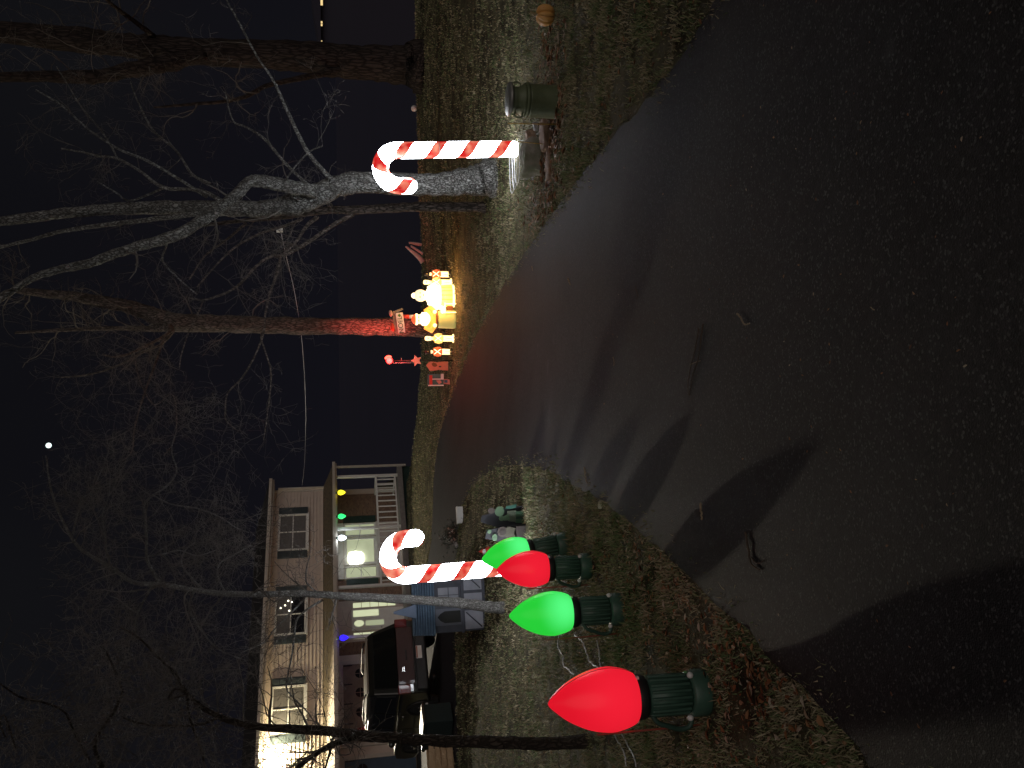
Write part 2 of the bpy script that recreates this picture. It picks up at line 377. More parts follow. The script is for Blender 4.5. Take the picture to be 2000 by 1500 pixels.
def tri_obj(name, v, tri, mt):
    me = bpy.data.meshes.new(name); me.vertices.add(len(v)); me.vertices.foreach_set('co', v.ravel().astype(np.float32))
    me.loops.add(tri.size); me.loops.foreach_set('vertex_index', tri.ravel().astype(np.int32))
    me.polygons.add(len(tri)); me.polygons.foreach_set('loop_start', np.arange(0, tri.size, 3, dtype=np.int32)); 
    me.update(calc_edges=True); me.validate(); me.materials.append(mt)
    o = bpy.data.objects.new(name, me); COL.objects.link(o); return o
M['grass'] = random_island('winter_grass', [(0, (.06, .11, .035)), (1, (.38, .33, .22)), (.35, (.125, .17, .07)), (.6, (.24, .245, .125)), (.82, (.31, .245, .15))], noise=2.6)
v, t = lawn_grass(700000)
tag(tri_obj('grass', v, t, M['grass']), 'short patchy winter grass on the lawns', 'grass', kind='stuff')

def leaf_mesh(X, Y, size, lift=0.004):
    n = len(X); Z = T(X, Y) + lift; a = rng.uniform(0, 2 * np.pi, n); L_ = size * rng.uniform(.6, 1.4, n); w = L_ * rng.uniform(.3, .5, n)
    dx, dy = np.cos(a), np.sin(a); cu = rng.uniform(.05, .5, n) * L_
    prof = [(-.5, 0), (-.2, -.9), (.15, -1), (.5, 0), (.15, 1), (-.2, .9)]
    v = np.empty((n, 7, 3)); v[:, 6] = np.c_[X, Y, Z]
    for q, (l, s_) in enumerate(prof):
        v[:, q, 0] = X + dx * l * L_ - dy * s_ * w * .5; v[:, q, 1] = Y + dy * l * L_ + dx * s_ * w * .5
        v[:, q, 2] = Z + cu * (abs(s_) * .6 + (abs(l) * .5)) * rng.uniform(.4, 1.2, n)
    i = np.arange(n)[:, None] * 7
    tri = np.concatenate([i + [6, q, (q + 1) % 6] for q in range(6)], 1).reshape(-1, 3)
    return v.reshape(-1, 3), tri
M['leaves'] = random_island('dead_leaves', [(0, (.09, .035, .016)), (1, (.42, .36, .28)), (.4, (.22, .09, .035)), (.75, (.3, .16, .075))], rough=.7, spec=.4)
X1, Y1 = scatter(2600, 2.4, 26); k = ~inside(X1, Y1); X1, Y1 = X1[k], Y1[k]
# drifts against the stones, the can and along the grass edge of the driveway
dr = []
for (px, py, sx, sy, n) in [(1078, 330, 16, 60, 260), (1082, 215, 14, 40, 170), (1080, 100, 14, 60, 150), (1060, 410, 20, 30, 140), (1075, 270, 10, 30, 90), (1350, 1180, 60, 60, 180), (1500, 1330, 60, 60, 160), (1250, 1090, 40, 50, 90)]:
    for _ in range(n):
        p = G(rng.normal(px, sx), rng.normal(py, sy)); dr.append(p[:2])
dr = np.array(dr); k = ~inside(dr[:, 0], dr[:, 1]); dr = dr[k]
va, ta = leaf_mesh(X1, Y1, .05, .02); kl = dr[:, 0] < 0
vb, tb = leaf_mesh(dr[~kl, 0], dr[~kl, 1], .085, .035); vc, tc_ = leaf_mesh(dr[kl, 0], dr[kl, 1], .042, .022); v = np.r_[va, vb, vc]; t = np.r_[ta, tb + len(va), tc_ + len(va) + len(vb)]
tag(tri_obj('fallen_leaves', v, t, M['leaves']), 'dry brown fallen leaves strewn over the lawns', 'leaves', kind='stuff')
X2, Y2 = scatter(260, 2.0, 14, -30, 30); k = inside(X2, Y2); 
v, t = leaf_mesh(X2[k], Y2[k], .014, .014)
tag(tri_obj('leaf_crumbs', v, t, M['leaves']), 'crumbs of dry leaf and grit on the driveway', 'leaf litter', kind='stuff')

# ------------------------------------------------------------------ trees
def bark(name, c1, c2, crack, sc=20, st=(1, 1, .45)):
    mt = bpy.data.materials.new(name); mt.use_nodes = True; nt = mt.node_tree; N = nt.nodes; L = nt.links; b = N['Principled BSDF']
    b.inputs['Roughness'].default_value = .92; b.inputs['Specular IOR Level'].default_value = .2
    tc = N.new('ShaderNodeTexCoord'); mp = N.new('ShaderNodeMapping'); mp.inputs['Scale'].default_value = st; L.new(tc.outputs['Object'], mp.inputs[0])
    w = N.new('ShaderNodeTexNoise'); w.inputs['Scale'].default_value = sc * .5; w.inputs['Detail'].default_value = 5; L.new(mp.outputs[0], w.inputs['Vector'])
    wm = N.new('ShaderNodeVectorMath'); wm.operation = 'MULTIPLY_ADD'; wm.inputs[1].default_value = (.12, .12, .12); L.new(w.outputs['Color'], wm.inputs[0]); L.new(mp.outputs[0], wm.inputs[2])
    vo = N.new('ShaderNodeTexVoronoi'); vo.feature = 'DISTANCE_TO_EDGE'; vo.inputs['Scale'].default_value = sc; L.new(wm.outputs[0], vo.inputs['Vector'])
    cr = N.new('ShaderNodeValToRGB'); cr.color_ramp.elements[0].position = .02; cr.color_ramp.elements[1].position = .22
    cr.color_ramp.elements[0].color = (0, 0, 0, 1); cr.color_ramp.elements[1].color = (1, 1, 1, 1); L.new(vo.outputs['Distance'], cr.inputs[0])
    nz = N.new('ShaderNodeTexNoise'); nz.inputs['Scale'].default_value = sc * .35; nz.inputs['Detail'].default_value = 8; nz.inputs['Roughness'].default_value = .65; L.new(mp.outputs[0], nz.inputs['Vector'])
    c2r = N.new('ShaderNodeValToRGB'); c2r.color_ramp.elements[0].position = .35; c2r.color_ramp.elements[1].position = .66
    c2r.color_ramp.elements[0].color = (*c1, 1); c2r.color_ramp.elements[1].color = (*c2, 1); L.new(nz.outputs['Fac'], c2r.inputs[0])
    mx = N.new('ShaderNodeMix'); mx.data_type = 'RGBA'; mx.inputs['A'].default_value = (*crack, 1); L.new(cr.outputs[0], mx.inputs['Factor']); L.new(c2r.outputs[0], mx.inputs['B']); L.new(mx.outputs['Result'], b.inputs['Base Color'])
    ad = N.new('ShaderNodeMath'); ad.operation = 'MULTIPLY_ADD'; ad.inputs[1].default_value = .5; L.new(nz.outputs['Fac'], ad.inputs[0]); L.new(cr.outputs[0], ad.inputs[2])
    bp = N.new('ShaderNodeBump'); bp.inputs['Strength'].default_value = .9; bp.inputs['Distance'].default_value = .02; L.new(ad.outputs[0], bp.inputs['Height']); L.new(bp.outputs[0], b.inputs['Normal'])
    return mt
M['bark_grey'] = bark('grey_lichen_bark', (.16, .155, .145), (.42, .43, .41), (.05, .048, .045), 24)
M['bark_dark'] = bark('dark_brown_bark', (.04, .03, .026), (.075, .057, .049), (.016, .012, .011), 12, (1, 1, .18))
M['bark_red'] = bark('furrowed_bark', (.12, .1, .09), (.24, .2, .18), (.04, .035, .03), 18, (1, 1, .3))
M['bark_smooth'] = bark('smooth_grey_bark', (.17, .165, .155), (.3, .3, .285), (.1, .095, .09), 30, (1, 1, .6))
M['twig'] = mat('bare_twigs', (.09, .082, .074), (.17, .155, .14), 3, .85, spec=.2)
def spline(pts, n):
    pts = np.array(pts, float); m_ = len(pts)
    if m_ < 3:
        t = np.linspace(0, 1, n)[:, None]; return pts[0] * (1 - t) + pts[-1] * t
    out = []
    tt = np.linspace(0, m_ - 1 - 1e-6, n)
    for u in tt:
        i = int(u); f_ = u - i
        p0, p1, p2, p3 = pts[max(i - 1, 0)], pts[i], pts[i + 1], pts[min(i + 2, m_ - 1)]
        out.append(.5 * ((2 * p1) + (-p0 + p2) * f_ + (2 * p0 - 5 * p1 + 4 * p2 - p3) * f_ ** 2 + (-p0 + 3 * p1 - 3 * p2 + p3) * f_ ** 3))
    return np.array(out)
class Tree:
    def __init__(s, name, label, base_px, Y, mt, group=None, twig=None):
        g = G(*base_px) if Y is None else PY(base_px[0], base_px[1], Y)
        s.base = np.array([g[0], g[1], tz(g[0], g[1])]); s.Y = s.base[1]; s.mt = mt; s.tw = twig or M['twig']
        s.root = empty(name, s.base, 0, label, 'tree', group); s.lines = []; s.crown = MB()
    def limb(s, path, dY0=0.0, dY1=0.0, name='limb', n=8, steps=None, rough=.06, twigs=True):
        # path: (x, y, width in pixels); dY: metres nearer (-) or farther (+) than the trunk, start and end
        m_ = len(path); q = []
        for i, (x, y, w) in enumerate(path):
            Yd = s.Y + dY0 + (dY1 - dY0) * i / (m_ - 1); p = PY(x, y, Yd); q.append((*p, w / 2 / depth_s(p)))
        if name == 'trunk': q[0] = (*(s.base + np.array([0, 0, -.12])), q[0][3])
        c = spline(q, steps or (m_ * 5)); c[:, 3] = np.maximum(c[:, 3], .003)
        c[:, :3] += rng.normal(0, 1, (len(c), 3)) * c[:, 3:4] * rough
        mb = MB().tube(c[:, :3] - s.base, c[:, 3] * rng.uniform(.94, 1.06, len(c)), n)
        o = mb.build(name, s.mt, s.root)
        if twigs: s.lines.append(c)
        return c
    def sprout(s, p, d, L, r, lev, up=.25):
        steps = max(4, int(L / .16)); pts = [p]; d = d / np.linalg.norm(d)
        for i in range(steps):
            d = d + rng.normal(0, .24, 3) + np.array([0, 0, up * .16]); d /= np.linalg.norm(d)
            pts.append(pts[-1] + d * L / steps)
        rad = np.linspace(r, max(r * .3, .0022), steps + 1)
        s.crown.tube([q - s.base for q in pts], rad, 4 if r > .012 else 3, cap=False)
        if lev > 0:
            for _ in range(rng.integers(3, 6)):
                k = rng.integers(1, steps + 1); ax = rng.normal(0, 1, 3); ax -= d * (ax @ d) * .8
                s.sprout(pts[k], d * .55 + ax / np.linalg.norm(ax) * .8, L * rng.uniform(.3, .6), max(rad[k] * .62, .0022), lev - 1, up)
    def grow(s, count, L=(.5, 1.4), lev=2, up=.25, zmin=1.5, rmax=.035):
        for _ in range(count):
            c = s.lines[rng.integers(len(s.lines))]; k = rng.integers(max(1, len(c) // 5), len(c)); p = c[k, :3]
            if p[2] - s.base[2] < zmin: continue
            t_ = c[min(k + 1, len(c) - 1), :3] - c[k - 1, :3]; t_ /= np.linalg.norm(t_) + 1e-9
            ax = rng.normal(0, 1, 3); ax -= t_ * (ax @ t_); ax /= np.linalg.norm(ax)
            s.sprout(p, t_ * .5 + ax, rng.uniform(*L), min(c[k, 3] * .5, rmax) * rng.uniform(.4, .8), lev, up)
    def finish(s):
        if s.crown.v: s.crown.build('crown', s.tw, s.root)

# the twisted pale tree by the lit cane on the right
t = Tree('twisted_tree', 'pale twisted bare tree with forked lichen trunk behind the right candy cane', (966, 347), None, M['bark_grey'])
t.limb([(966,347,86),(945,350,66),(910,354,52),(850,361,43),(790,360,42),(700,356,42),(660,364,41),(620,380,45),(585,395,46),(545,404,34),(500,408,30),(450,408,29),(350,405,27),(250,407,24),(150,414,21),(60,425,19),(-40,438,17)], 0, .6, 'trunk', 18, 90, .05)
t.limb([(620,374,26),(580,368,28),(540,359,26),(505,353,24),(485,356,22),(465,378,22),(440,398,21),(400,428,22),(345,458,22),(290,475,20),(230,493,19),(170,515,17),(110,528,15),(60,545,13),(0,585,11),(-40,605,9)], -.1, -1.6, 'limb', 14, 80, .06)
t.limb([(420,412,13),(330,424,10),(200,440,9),(120,452,8),(60,468,7),(-20,488,6)], .2, 1.2)
t.limb([(648,352,10),(600,295,8),(565,225,7),(545,180,6),(530,150,5),(505,115,4),(470,50,4),(445,5,3),(420,-40,3)], 0, -1.5)
t.limb([(602,362,7),(560,322,6),(515,270,5),(480,248,4),(455,235,3),(440,180,2.5)], 0, .9)
t.limb([(432,392,9),(390,372,8),(320,366,7),(275,335,5),(230,310,5),(195,305,4),(160,297,3.5),(120,290,3)], .1, 1.4)
t.limb([(320,366,5),(290,380,4),(252,392,4),(225,375,3),(190,355,2.5)], .6, .1)
t.limb([(405,385,7),(350,350,6),(290,315,5.5),(230,290,5),(170,250,4),(120,205,3.5),(70,175,2.5)], 0, -1.3)
t.limb([(230,310,4),(205,265,3.5),(160,210,3),(135,170,2.5),(110,130,2)], .9, .2)
t.limb([(410,358,5),(375,340,5),(345,295,4.5),(300,255,4),(270,200,3),(255,160,2.5)], 0, 1.8)
t.limb([(330,460,5),(325,480,4),(318,510,3.5),(350,545,3),(385,575,2.5)], -.8, .5)
t.limb([(590,398,5),(570,380,4),(560,350,3.5),(600,300,3),(630,285,2.5)], .2, -1)
t.grow(48, (.5, 1.5), 2, .2, 2.2); t.finish()

t = Tree('slender_tree', 'slender dark bare tree just left of the twisted pale tree', (948, 405), None, M['bark_red'])
t.limb([(950,405,22),(900,404,19),(830,404,19),(760,407,18),(700,410,17),(640,410,15),(590,418,12),(540,425,10),(480,430,8),(400,440,6)], 0, .5, 'trunk', 10, 50, .05)
t.limb([(690,418,9),(650,440,8),(600,474,7),(570,492,6),(550,498,6),(525,502,5),(500,520,5),(475,548,5),(450,568,4.5),(420,580,4),(395,586,3.5),(365,580,2.5)], 0, -1.6)
t.limb([(620,424,8),(600,440,7),(580,470,6),(560,490,5),(545,502,5)], 0, -.8)
t.limb([(548,502,5),(542,530,5),(528,570,4.5),(518,615,4),(515,650,4),(500,690,3.5),(475,735,3.5),(445,768,3),(440,800,3),(442,822,3),(465,842,2)], -.8, -2.4)
t.limb([(515,648,3.5),(510,660,3),(528,720,3),(528,760,2.5),(522,810,2.5),(515,860,2)], -1.6, -2.8)
t.limb([(398,585,3.5),(385,615,3),(370,645,3),(355,690,2.5),(350,720,2)], -1.4, -2.2)
t.limb([(590,428,6),(545,445,5),(510,455,4.5),(460,482,4),(420,520,3.5),(385,560,3)], 0, -1.3)
t.limb([(480,436,5),(440,470,4),(400,500,3),(370,545,2.5)], .3, 1.4)
t.grow(55, (.5, 1.6), 2, -.05, 2.2); t.finish()

t = Tree('oak_tree', 'tall bare tree lit red at its trunk behind the lit figures', (884, 643), 25.3, M['bark_red'])
t.limb([(886,643,48),(870,643,42),(830,640,38),(760,638,36),(700,638,34),(600,637,33),(520,635,33),(430,632,34),(350,630,37),(320,625,38),(290,612,30),(240,597,26),(190,588,23),(140,578,19),(90,574,16),(30,566,12)], 0, .8, 'trunk', 16, 80, .04)
t.limb([(335,640,16),(300,642,12),(240,641,9),(180,642,8),(110,645,7),(30,650,5)], .1, 1.5)
t.limb([(335,645,7),(315,660,6),(285,675,5.5),(255,690,5),(225,697,4),(200,692,3)], 0, -1.2)
t.limb([(340,645,6),(315,672,5),(275,690,4.5),(235,712,4),(180,730,3),(120,737,2.5)], 0, .9)
t.limb([(330,645,5),(318,665,4.5),(305,705,4),(290,745,4),(275,790,3.5),(262,840,3),(258,880,2.5),(240,900,2)], 0, -2)
t.limb([(262,690,3),(272,740,2.5),(300,790,2.5),(335,770,2),(345,810,2.5),(340,860,2),(320,890,2)], -.5, -2.5)
t.grow(95, (.8, 2.2), 2, .0, 5); t.finish()

t = Tree('broad_tree', 'broad dark old tree at the right edge of the lawn', (822, 130), 26.5, M['bark_dark'])
t.limb([(826,128,108),(812,128,88),(790,127,74),(740,123,68),(680,121,64),(600,112,58),(520,106,54),(430,103,52),(360,100,52),(300,95,52),(240,88,44),(170,80,48),(90,72,44),(0,62,40),(-60,55,38)], 0, .5, 'trunk', 20, 80, .03)
t.limb([(400,108,20),(345,118,34),(300,128,34),(240,140,30),(180,150,28),(100,150,24),(0,150,20)], 0, -1)
t.limb([(690,132,8),(650,140,14),(610,148,12),(560,158,10),(520,168,9),(480,188,8),(440,198,7),(380,203,6),(300,210,4)], 0, -1.5)
t.limb([(300,70,12),(260,40,9),(220,10,8),(180,-30,6)], 0, -2)
t.grow(55, (.8, 2.4), 2, .1, 5); t.finish()

t = Tree('young_tree', 'thin grey bare tree standing in front of the toy house', (984, 1187), None, M['bark_smooth'])
t.limb([(984,1187,25),(960,1186,23),(920,1180,21),(880,1176,20),(800,1171,18),(740,1168,17),(680,1165,16),(600,1160,14),(540,1160,13),(480,1161,12),(420,1158,11),(370,1151,10),(320,1142,10),(262,1138,9),(220,1110,8),(180,1087,7.5),(150,1065,6.5),(125,1022,5.5),(105,975,4.5),(95,930,3.5),(90,890,2.5)], 0, -.7, 'trunk', 10, 90, .05)
t.limb([(312,1140,7),(298,1115,6),(287,1090,6),(286,1050,5),(284,1005,4.5),(282,985,4.5),(297,968,4),(325,950,3.5),(345,920,3),(335,880,2.5),(345,840,2)], -.1, -1.2)
t.limb([(285,1087,4),(320,1082,3.5),(350,1075,3),(385,1085,2.5),(420,1075,2)], -.3, .7)
t.limb([(218,1108,5),(208,1080,4),(205,1045,3.5),(200,1005,3),(212,970,2.5),(215,935,2)], 0, -1.4)
t.limb([(142,1042,4),(150,1010,3.5),(160,975,3),(178,960,2.5),(200,915,2)], -.3, -1)
t.limb([(300,968,3.5),(335,985,3),(385,993,3),(430,1010,2.5),(460,1030,2.5),(485,1040,2)], -.6, -1.2)
t.limb([(630,1172,5),(600,1190,4),(580,1210,4),(575,1240,4),(570,1280,3.5),(562,1320,3.2),(560,1345,3),(575,1365,2.8),(600,1390,2.5),(620,1420,2)], -.1, -1.3)
t.limb([(595,1168,4.5),(585,1180,4),(560,1205,3.5),(535,1230,3),(515,1255,3),(470,1275,2.2)], 0, -1)
t.limb([(640,1168,3.5),(625,1160,3),(600,1140,3),(598,1115,2.5),(605,1085,2)], 0, -.8)
t.limb([(400,1155,5),(375,1130,4),(355,1100,3.5),(362,1075,3),(380,1060,2.5)], 0, .8)
t.limb([(440,1158,5),(425,1125,4),(430,1100,3.5),(455,1085,3),(490,1065,2.5)], 0, .8)
t.limb([(380,1152,5),(370,1190,4),(400,1240,3.5),(430,1270,3),(480,1290,2.5)], 0, 1.0)
t.limb([(300,1140,5),(280,1175,4),(265,1195,3.5),(230,1170,2.5),(215,1165,2)], 0, -.8)
t.limb([(270,1195,3.5),(265,1235,3),(300,1275,2.8),(335,1310,2.5)], -.3, .6)
t.grow(300, (.35, 1.3), 2, .1, 2.6); t.finish()

t = Tree('leaning_tree', 'dark thin bare tree by the left picture edge beyond the big red bulb', (1148, 1449), None, bark('brown_young_bark', (.05, .04, .034), (.09, .072, .06), (.03, .024, .02), 26, (1, 1, .4)))
t.limb([(1148,1449,30),(1120,1450,25),(1060,1452,24),(1000,1451,24),(930,1449,23),(880,1448,22),(800,1443,22),(740,1439,21),(690,1435,21),(640,1428,18),(580,1424,17),(520,1421,15),(460,1411,13),(410,1390,11),(375,1365,9),(355,1340,7),(340,1315,6),(310,1285,4.5),(270,1245,3.5),(235,1225,2.5)], 0, .9, 'trunk', 12, 90, .05)
t.limb([(690,1438,14),(660,1450,12),(620,1470,10),(590,1492,9),(560,1520,8)], 0, -.7)
t.limb([(366,1352,6),(368,1390,5),(380,1430,4.5),(395,1470,4),(400,1510,3.5)], .3, 1.0)
t.limb([(430,1400,5),(390,1415,5),(330,1418,4.5),(270,1412,4),(240,1400,3.5)], .3, 1.2)
t.limb([(240,1348,5),(225,1385,6),(205,1415,7),(188,1440,8),(186,1465,8),(200,1500,9),(215,1540,9)], 1, 1.2)
t.limb([(240,1350,3.5),(220,1300,3),(200,1260,2.5)], 1, .6)
t.limb([(372,1362,5),(345,1345,4.5),(330,1365,4),(365,1355,3)], .3, .3)
t.limb([(0,1335,3),(40,1362,4),(85,1372,4),(125,1390,4),(140,1420,4.5),(155,1450,5),(175,1485,5)], .5, 1.2)
t.limb([(10,1440,3),(0,1410,3),(10,1400,3),(30,1460,3)], .5, .5)
t.grow(240, (.3, 1.0), 2, .15, 2.2); t.finish()

# ------------------------------------------------------------------ the house
M['siding'] = mat('tan_lap_siding', (.62, .53, .45), (.68, .58, .49), 3, .6, .1, 60)
M['trim'] = mat('cream_trim', (.55, .50, .42), (.6, .55, .47), 4, .5)
M['shingle'] = mat('brown_shingles', (.07, .055, .04), (.16, .125, .08), 9, .9, 1, 25, stretch=(1, 1, 4))
M['shutter'] = mat('slate_green_shutter', (.045, .062, .07), (.06, .078, .085), 6, .55)
M['shutter_green'] = mat('dark_green_shutter', (.02, .045, .04), (.03, .06, .05), 6, .5)
M['blind'] = mat('grey_window_blind', (.16, .155, .15), (.2, .19, .18), 3, .25, stretch=(1, 1, 14), coat=.6)
M['glass_dark'] = mat('dark_window_glass', (.02, .022, .026), None, 5, .08, spec=.6)
M['soffit'] = mat('pink_white_paint', (.5, .42, .4), (.55, .47, .44), 5, .6)
M['garage_door'] = mat('brown_garage_door', (.23, .18, .14), (.28, .22, .17), 4, .6)
M['porch_floor'] = mat('grey_porch_boards', (.2, .19, .18), (.26, .25, .23), 8, .7)
M['window_glow'] = mat('lit_room_curtain', (.5, .52, .4), (.6, .62, .5), 2, .8, emit=(.66, .74, .45), es=.42)
M['lamp_glow'] = mat('lamp_shade_light', (.9, .9, .8), None, 2, .8, emit=(1, 1, .88), es=6)
M['side_glow'] = mat('lit_sidelight', (.6, .6, .5), None, 2, .5, emit=(.72, .78, .48), es=.75)
def brickmat(name, c1, c2, mo, sc):
    mt = bpy.data.materials.new(name); mt.use_nodes = True; nt = mt.node_tree; N = nt.nodes; L = nt.links; b = N['Principled BSDF']; b.inputs['Roughness'].default_value = .9
    tc = N.new('ShaderNodeTexCoord'); sp = N.new('ShaderNodeSeparateXYZ'); cb = N.new('ShaderNodeCombineXYZ'); br = N.new('ShaderNodeTexBrick')
    L.new(tc.outputs['Object'], sp.inputs[0]); L.new(sp.outputs['X'], cb.inputs['X']); L.new(sp.outputs['Z'], cb.inputs['Y']); L.new(cb.outputs[0], br.inputs['Vector'])
    br.inputs['Color1'].default_value = (*c1, 1); br.inputs['Color2'].default_value = (*c2, 1); br.inputs['Mortar'].default_value = (*mo, 1); br.inputs['Scale'].default_value = sc
    L.new(br.outputs['Color'], b.inputs['Base Color']); return mt
M['brick'] = brickmat('red_brown_brick', (.16, .085, .06), (.28, .17, .11), (.22, .2, .17), 4.5)
HZ = -1.25
house = empty('house', (HA[0], HA[1], 0), math.atan2(HD[1], HD[0]), 'two storey tan clapboard house with porch and garage behind the driveway', 'house')
# core and wing behind the face (local x along the face from its right corner, y outwards, z up)
bx('wall', M['siding'], house, 0, 16, -8, -.06, HZ - 2.0, 4.36)
nb = 15; zb0, zb1 = 2.19, 4.36; bh = (zb1 - zb0) / nb
for i in range(nb):
    z = zb0 + i * bh
    MB().add([(0,-.06,z),(16,-.06,z),(16,.042,z),(0,.042,z),(0,-.06,z+bh),(16,-.06,z+bh),(16,.004,z+bh),(0,.004,z+bh)],
             [(0,3,2,1),(4,5,6,7),(0,1,5,4),(3,7,6,2),(0,4,7,3),(1,2,6,5)]).build('siding_board', M['siding'], house)
bx('corner_board', M['trim'], house, -.035, .09, -.1, .045, 2.1, 4.36)
bx('downspout', M['trim'], house, -.12, -.036, .03, .1, 2.1, 4.2)
# main eave: soffit, fascia, gutter, roof
bx('soffit', M['soffit'], house, -.35, 16.3, -.3, .42, 4.36, 4.40)
bx('fascia', M['trim'], house, -.35, 16.3, .42, .45, 4.36, 4.56)
bx('gutter', M['trim'], house, -.35, 16.3, .452, .56, 4.44, 4.57)
MB().add([(-.35,.46,4.56),(16.3,.46,4.56),(16.3,-4,5.5),(-.35,-4,5.5),(-.35,.46,4.40),(16.3,.46,4.40),(16.3,-4,5.3),(-.35,-4,5.3),(-.35,-8.4,4.5),(16.3,-8.4,4.5),(-.35,-8.4,4.4),(16.3,-8.4,4.4)],
  [(0,1,2,3),(4,7,6,5),(3,2,9,8),(7,10,11,6),(0,3,7,4),(1,5,6,2),(3,8,10,7),(2,6,11,9),(8,9,11,10)]).build('roof', mat('unlit_roof_shingles', (.012, .011, .011), (.022, .02, .019), 9, .95, 1, 25), house, loc=(0, 0, .012))  # darkness of the unlit roof is put into the shingle colour
# porch roof: a long pent roof along the face
MB().add([(-.15,.05,2.17),(16.2,.05,2.17),(16.2,1.75,1.72),(-.15,1.75,1.72),(-.15,.05,2.05),(16.2,.05,2.05),(16.2,1.75,1.60),(-.15,1.75,1.60)],
  [(0,1,2,3),(4,7,6,5),(0,4,5,1),(3,2,6,7),(0,3,7,4),(1,5,6,2)]).build('porch_roof', M['shingle'], house)
bx('porch_fascia', M['trim'], house, -.2, 16.25, 1.752, 1.79, 1.56, 1.73)
bx('porch_gutter', M['trim'], house, -.22, 16.27, 1.792, 1.89, 1.62, 1.75)
bx('porch_ceiling', M['soffit'], house, -.1, 16.1, .06, 1.74, 1.55, 1.58)
bx('porch_floor', M['porch_floor'], house, -.1, 8.0, -.05, 1.72, HZ - .12, HZ + .1)
bx('porch_skirt', M['shutter_green'], house, -.05, 7.9, 1.5, 1.6, HZ - 2.2, HZ - .14)
def post(a, off, z0, z1, w=.11, nm='porch_post'): return bx(nm, M['white_paint'], house, a - w / 2, a + w / 2, off - w / 2, off + w / 2, z0, z1, bevel=.008)
for a in (.45, 3.15, 5.9, 8.05): post(a, 1.62, HZ + .1, 1.55)
bx('downspout', M['trim'], house, -.05, .04, 1.72, 1.79, HZ - .3, 1.56)
for (a0, a1) in ((.51, 3.09), (3.21, 5.84)):
    bx('top_rail', M['white_paint'], house, a0, a1, 1.58, 1.66, -.22, -.14)
    bx('bottom_rail', M['white_paint'], house, a0, a1, 1.59, 1.65, -1.06, -1.0)
    n = 9
    for i in range(n):
        a = a0 + (a1 - a0) * (i + .5) / n
        bx('baluster', M['white_paint'], house, a - .022, a + .022, 1.6, 1.64, -1.0, -.22)
# the side railing at the porch end
bx('top_rail', M['white_paint'], house, .41, .49, .1, 1.56, -.22, -.14); bx('bottom_rail', M['white_paint'], house, .42, .48, .1, 1.56, -1.06, -1.0)
for i in range(4):
    q = .3 + .33 * i; bx('baluster', M['white_paint'], house, .43, .47, q, q + .04, -1.0, -.22)
# porch back wall: brick right and middle, bay window, door
bx('brick_wall', M['brick'], house, .35, 1.9, -.055, .03, HZ + .1, 1.545)
bx('brick_wall', M['brick'], house, 4.75, 5.72, -.055, .03, HZ + .1, 1.545)
bx('brick_wall', M['brick'], house, 7.55, 8.1, -.055, .03, HZ + .1, 1.545)
def window(a0, a1, z0, z1, glass, off=.045, mull=True, name='window', cols=2, rows=2, ft=.07, fm=None):
    fm = fm or M['white_paint']; mb = MB()
    mb.box(a0, a0 + ft, off, off + .06, z0, z1).box(a1 - ft, a1, off, off + .06, z0, z1).box(a0 + ft, a1 - ft, off, off + .06, z1 - ft, z1).box(a0 + ft, a1 - ft, off, off + .06, z0, z0 + ft)
    w = mb.build(name, fm, house)
    iw = (a1 - a0 - 2 * ft) / cols; ih = (z1 - z0 - 2 * ft) / rows; b_ = .022
    for i in range(cols):
        for j in range(rows):
            x0 = a0 + ft + i * iw; zz = z0 + ft + j * ih
            MB().box(x0 + b_ / 2, x0 + iw - b_ / 2, off + .005, off + .02, zz + b_ / 2, zz + ih - b_ / 2).build('pane', glass[(i * rows + j) % len(glass)], w)
    for i in range(1, cols): MB().box(a0 + ft + i * iw - b_, a0 + ft + i * iw + b_, off + .004, off + .045, z0 + ft, z1 - ft).build('muntin', fm, w)
    for j in range(1, rows): MB().box(a0 + ft, a1 - ft, off + .004, off + .05, z0 + ft + j * ih - b_, z0 + ft + j * ih + b_).build('muntin', fm, w)
    bxs = MB().box(a0 - .03, a1 + .03, off, off + .09, z0 - .06, z0 - .003).build('sill', fm, w)
    return w
def shutter(a0, a1, z0, z1, mt, off=.045):
    s_ = bx('shutter', mt, house, a0, a1, off, off + .045, z0, z1)
    zm = (z0 + z1) / 2
    for (p, q) in ((z0 + .09, zm - .05), (zm + .05, z1 - .09)): MB().box(a0 + .07, a1 - .07, off + .046, off + .06, p, q).build('panel', mt, s_)
    return s_
B = M['blind']; GD = M['glass_dark']
window(1.32, 3.16, 2.86, 4.12, [B]); shutter(.96, 1.29, 2.86, 4.12, M['shutter']); shutter(3.19, 3.54, 2.86, 4.12, M['shutter'])
w2 = window(5.25, 7.06, 2.86, 4.12, [B, GD, B, GD][::-1]); shutter(7.09, 7.42, 2.86, 4.12, M['shutter']); shutter(4.88, 5.22, 2.86, 4.12, M['shutter'])
window(9.15, 10.96, 2.84, 4.12, [B]); shutter(8.82, 9.12, 2.84, 4.12, M['shutter']); shutter(10.99, 11.33, 2.84, 4.12, M['shutter'])
M['string_bulb'] = mat('tiny_window_light', (.8, .8, .7), None, 1, .5, emit=(1, .95, .75), es=5)
for (a, z) in [(5.55, 3.6), (5.75, 3.72), (5.62, 3.45), (6.0, 3.55), (5.85, 3.9)]:
    MB().ball((a, .085, z), .03, 8, 5).build('window_light', M['string_bulb'], house)
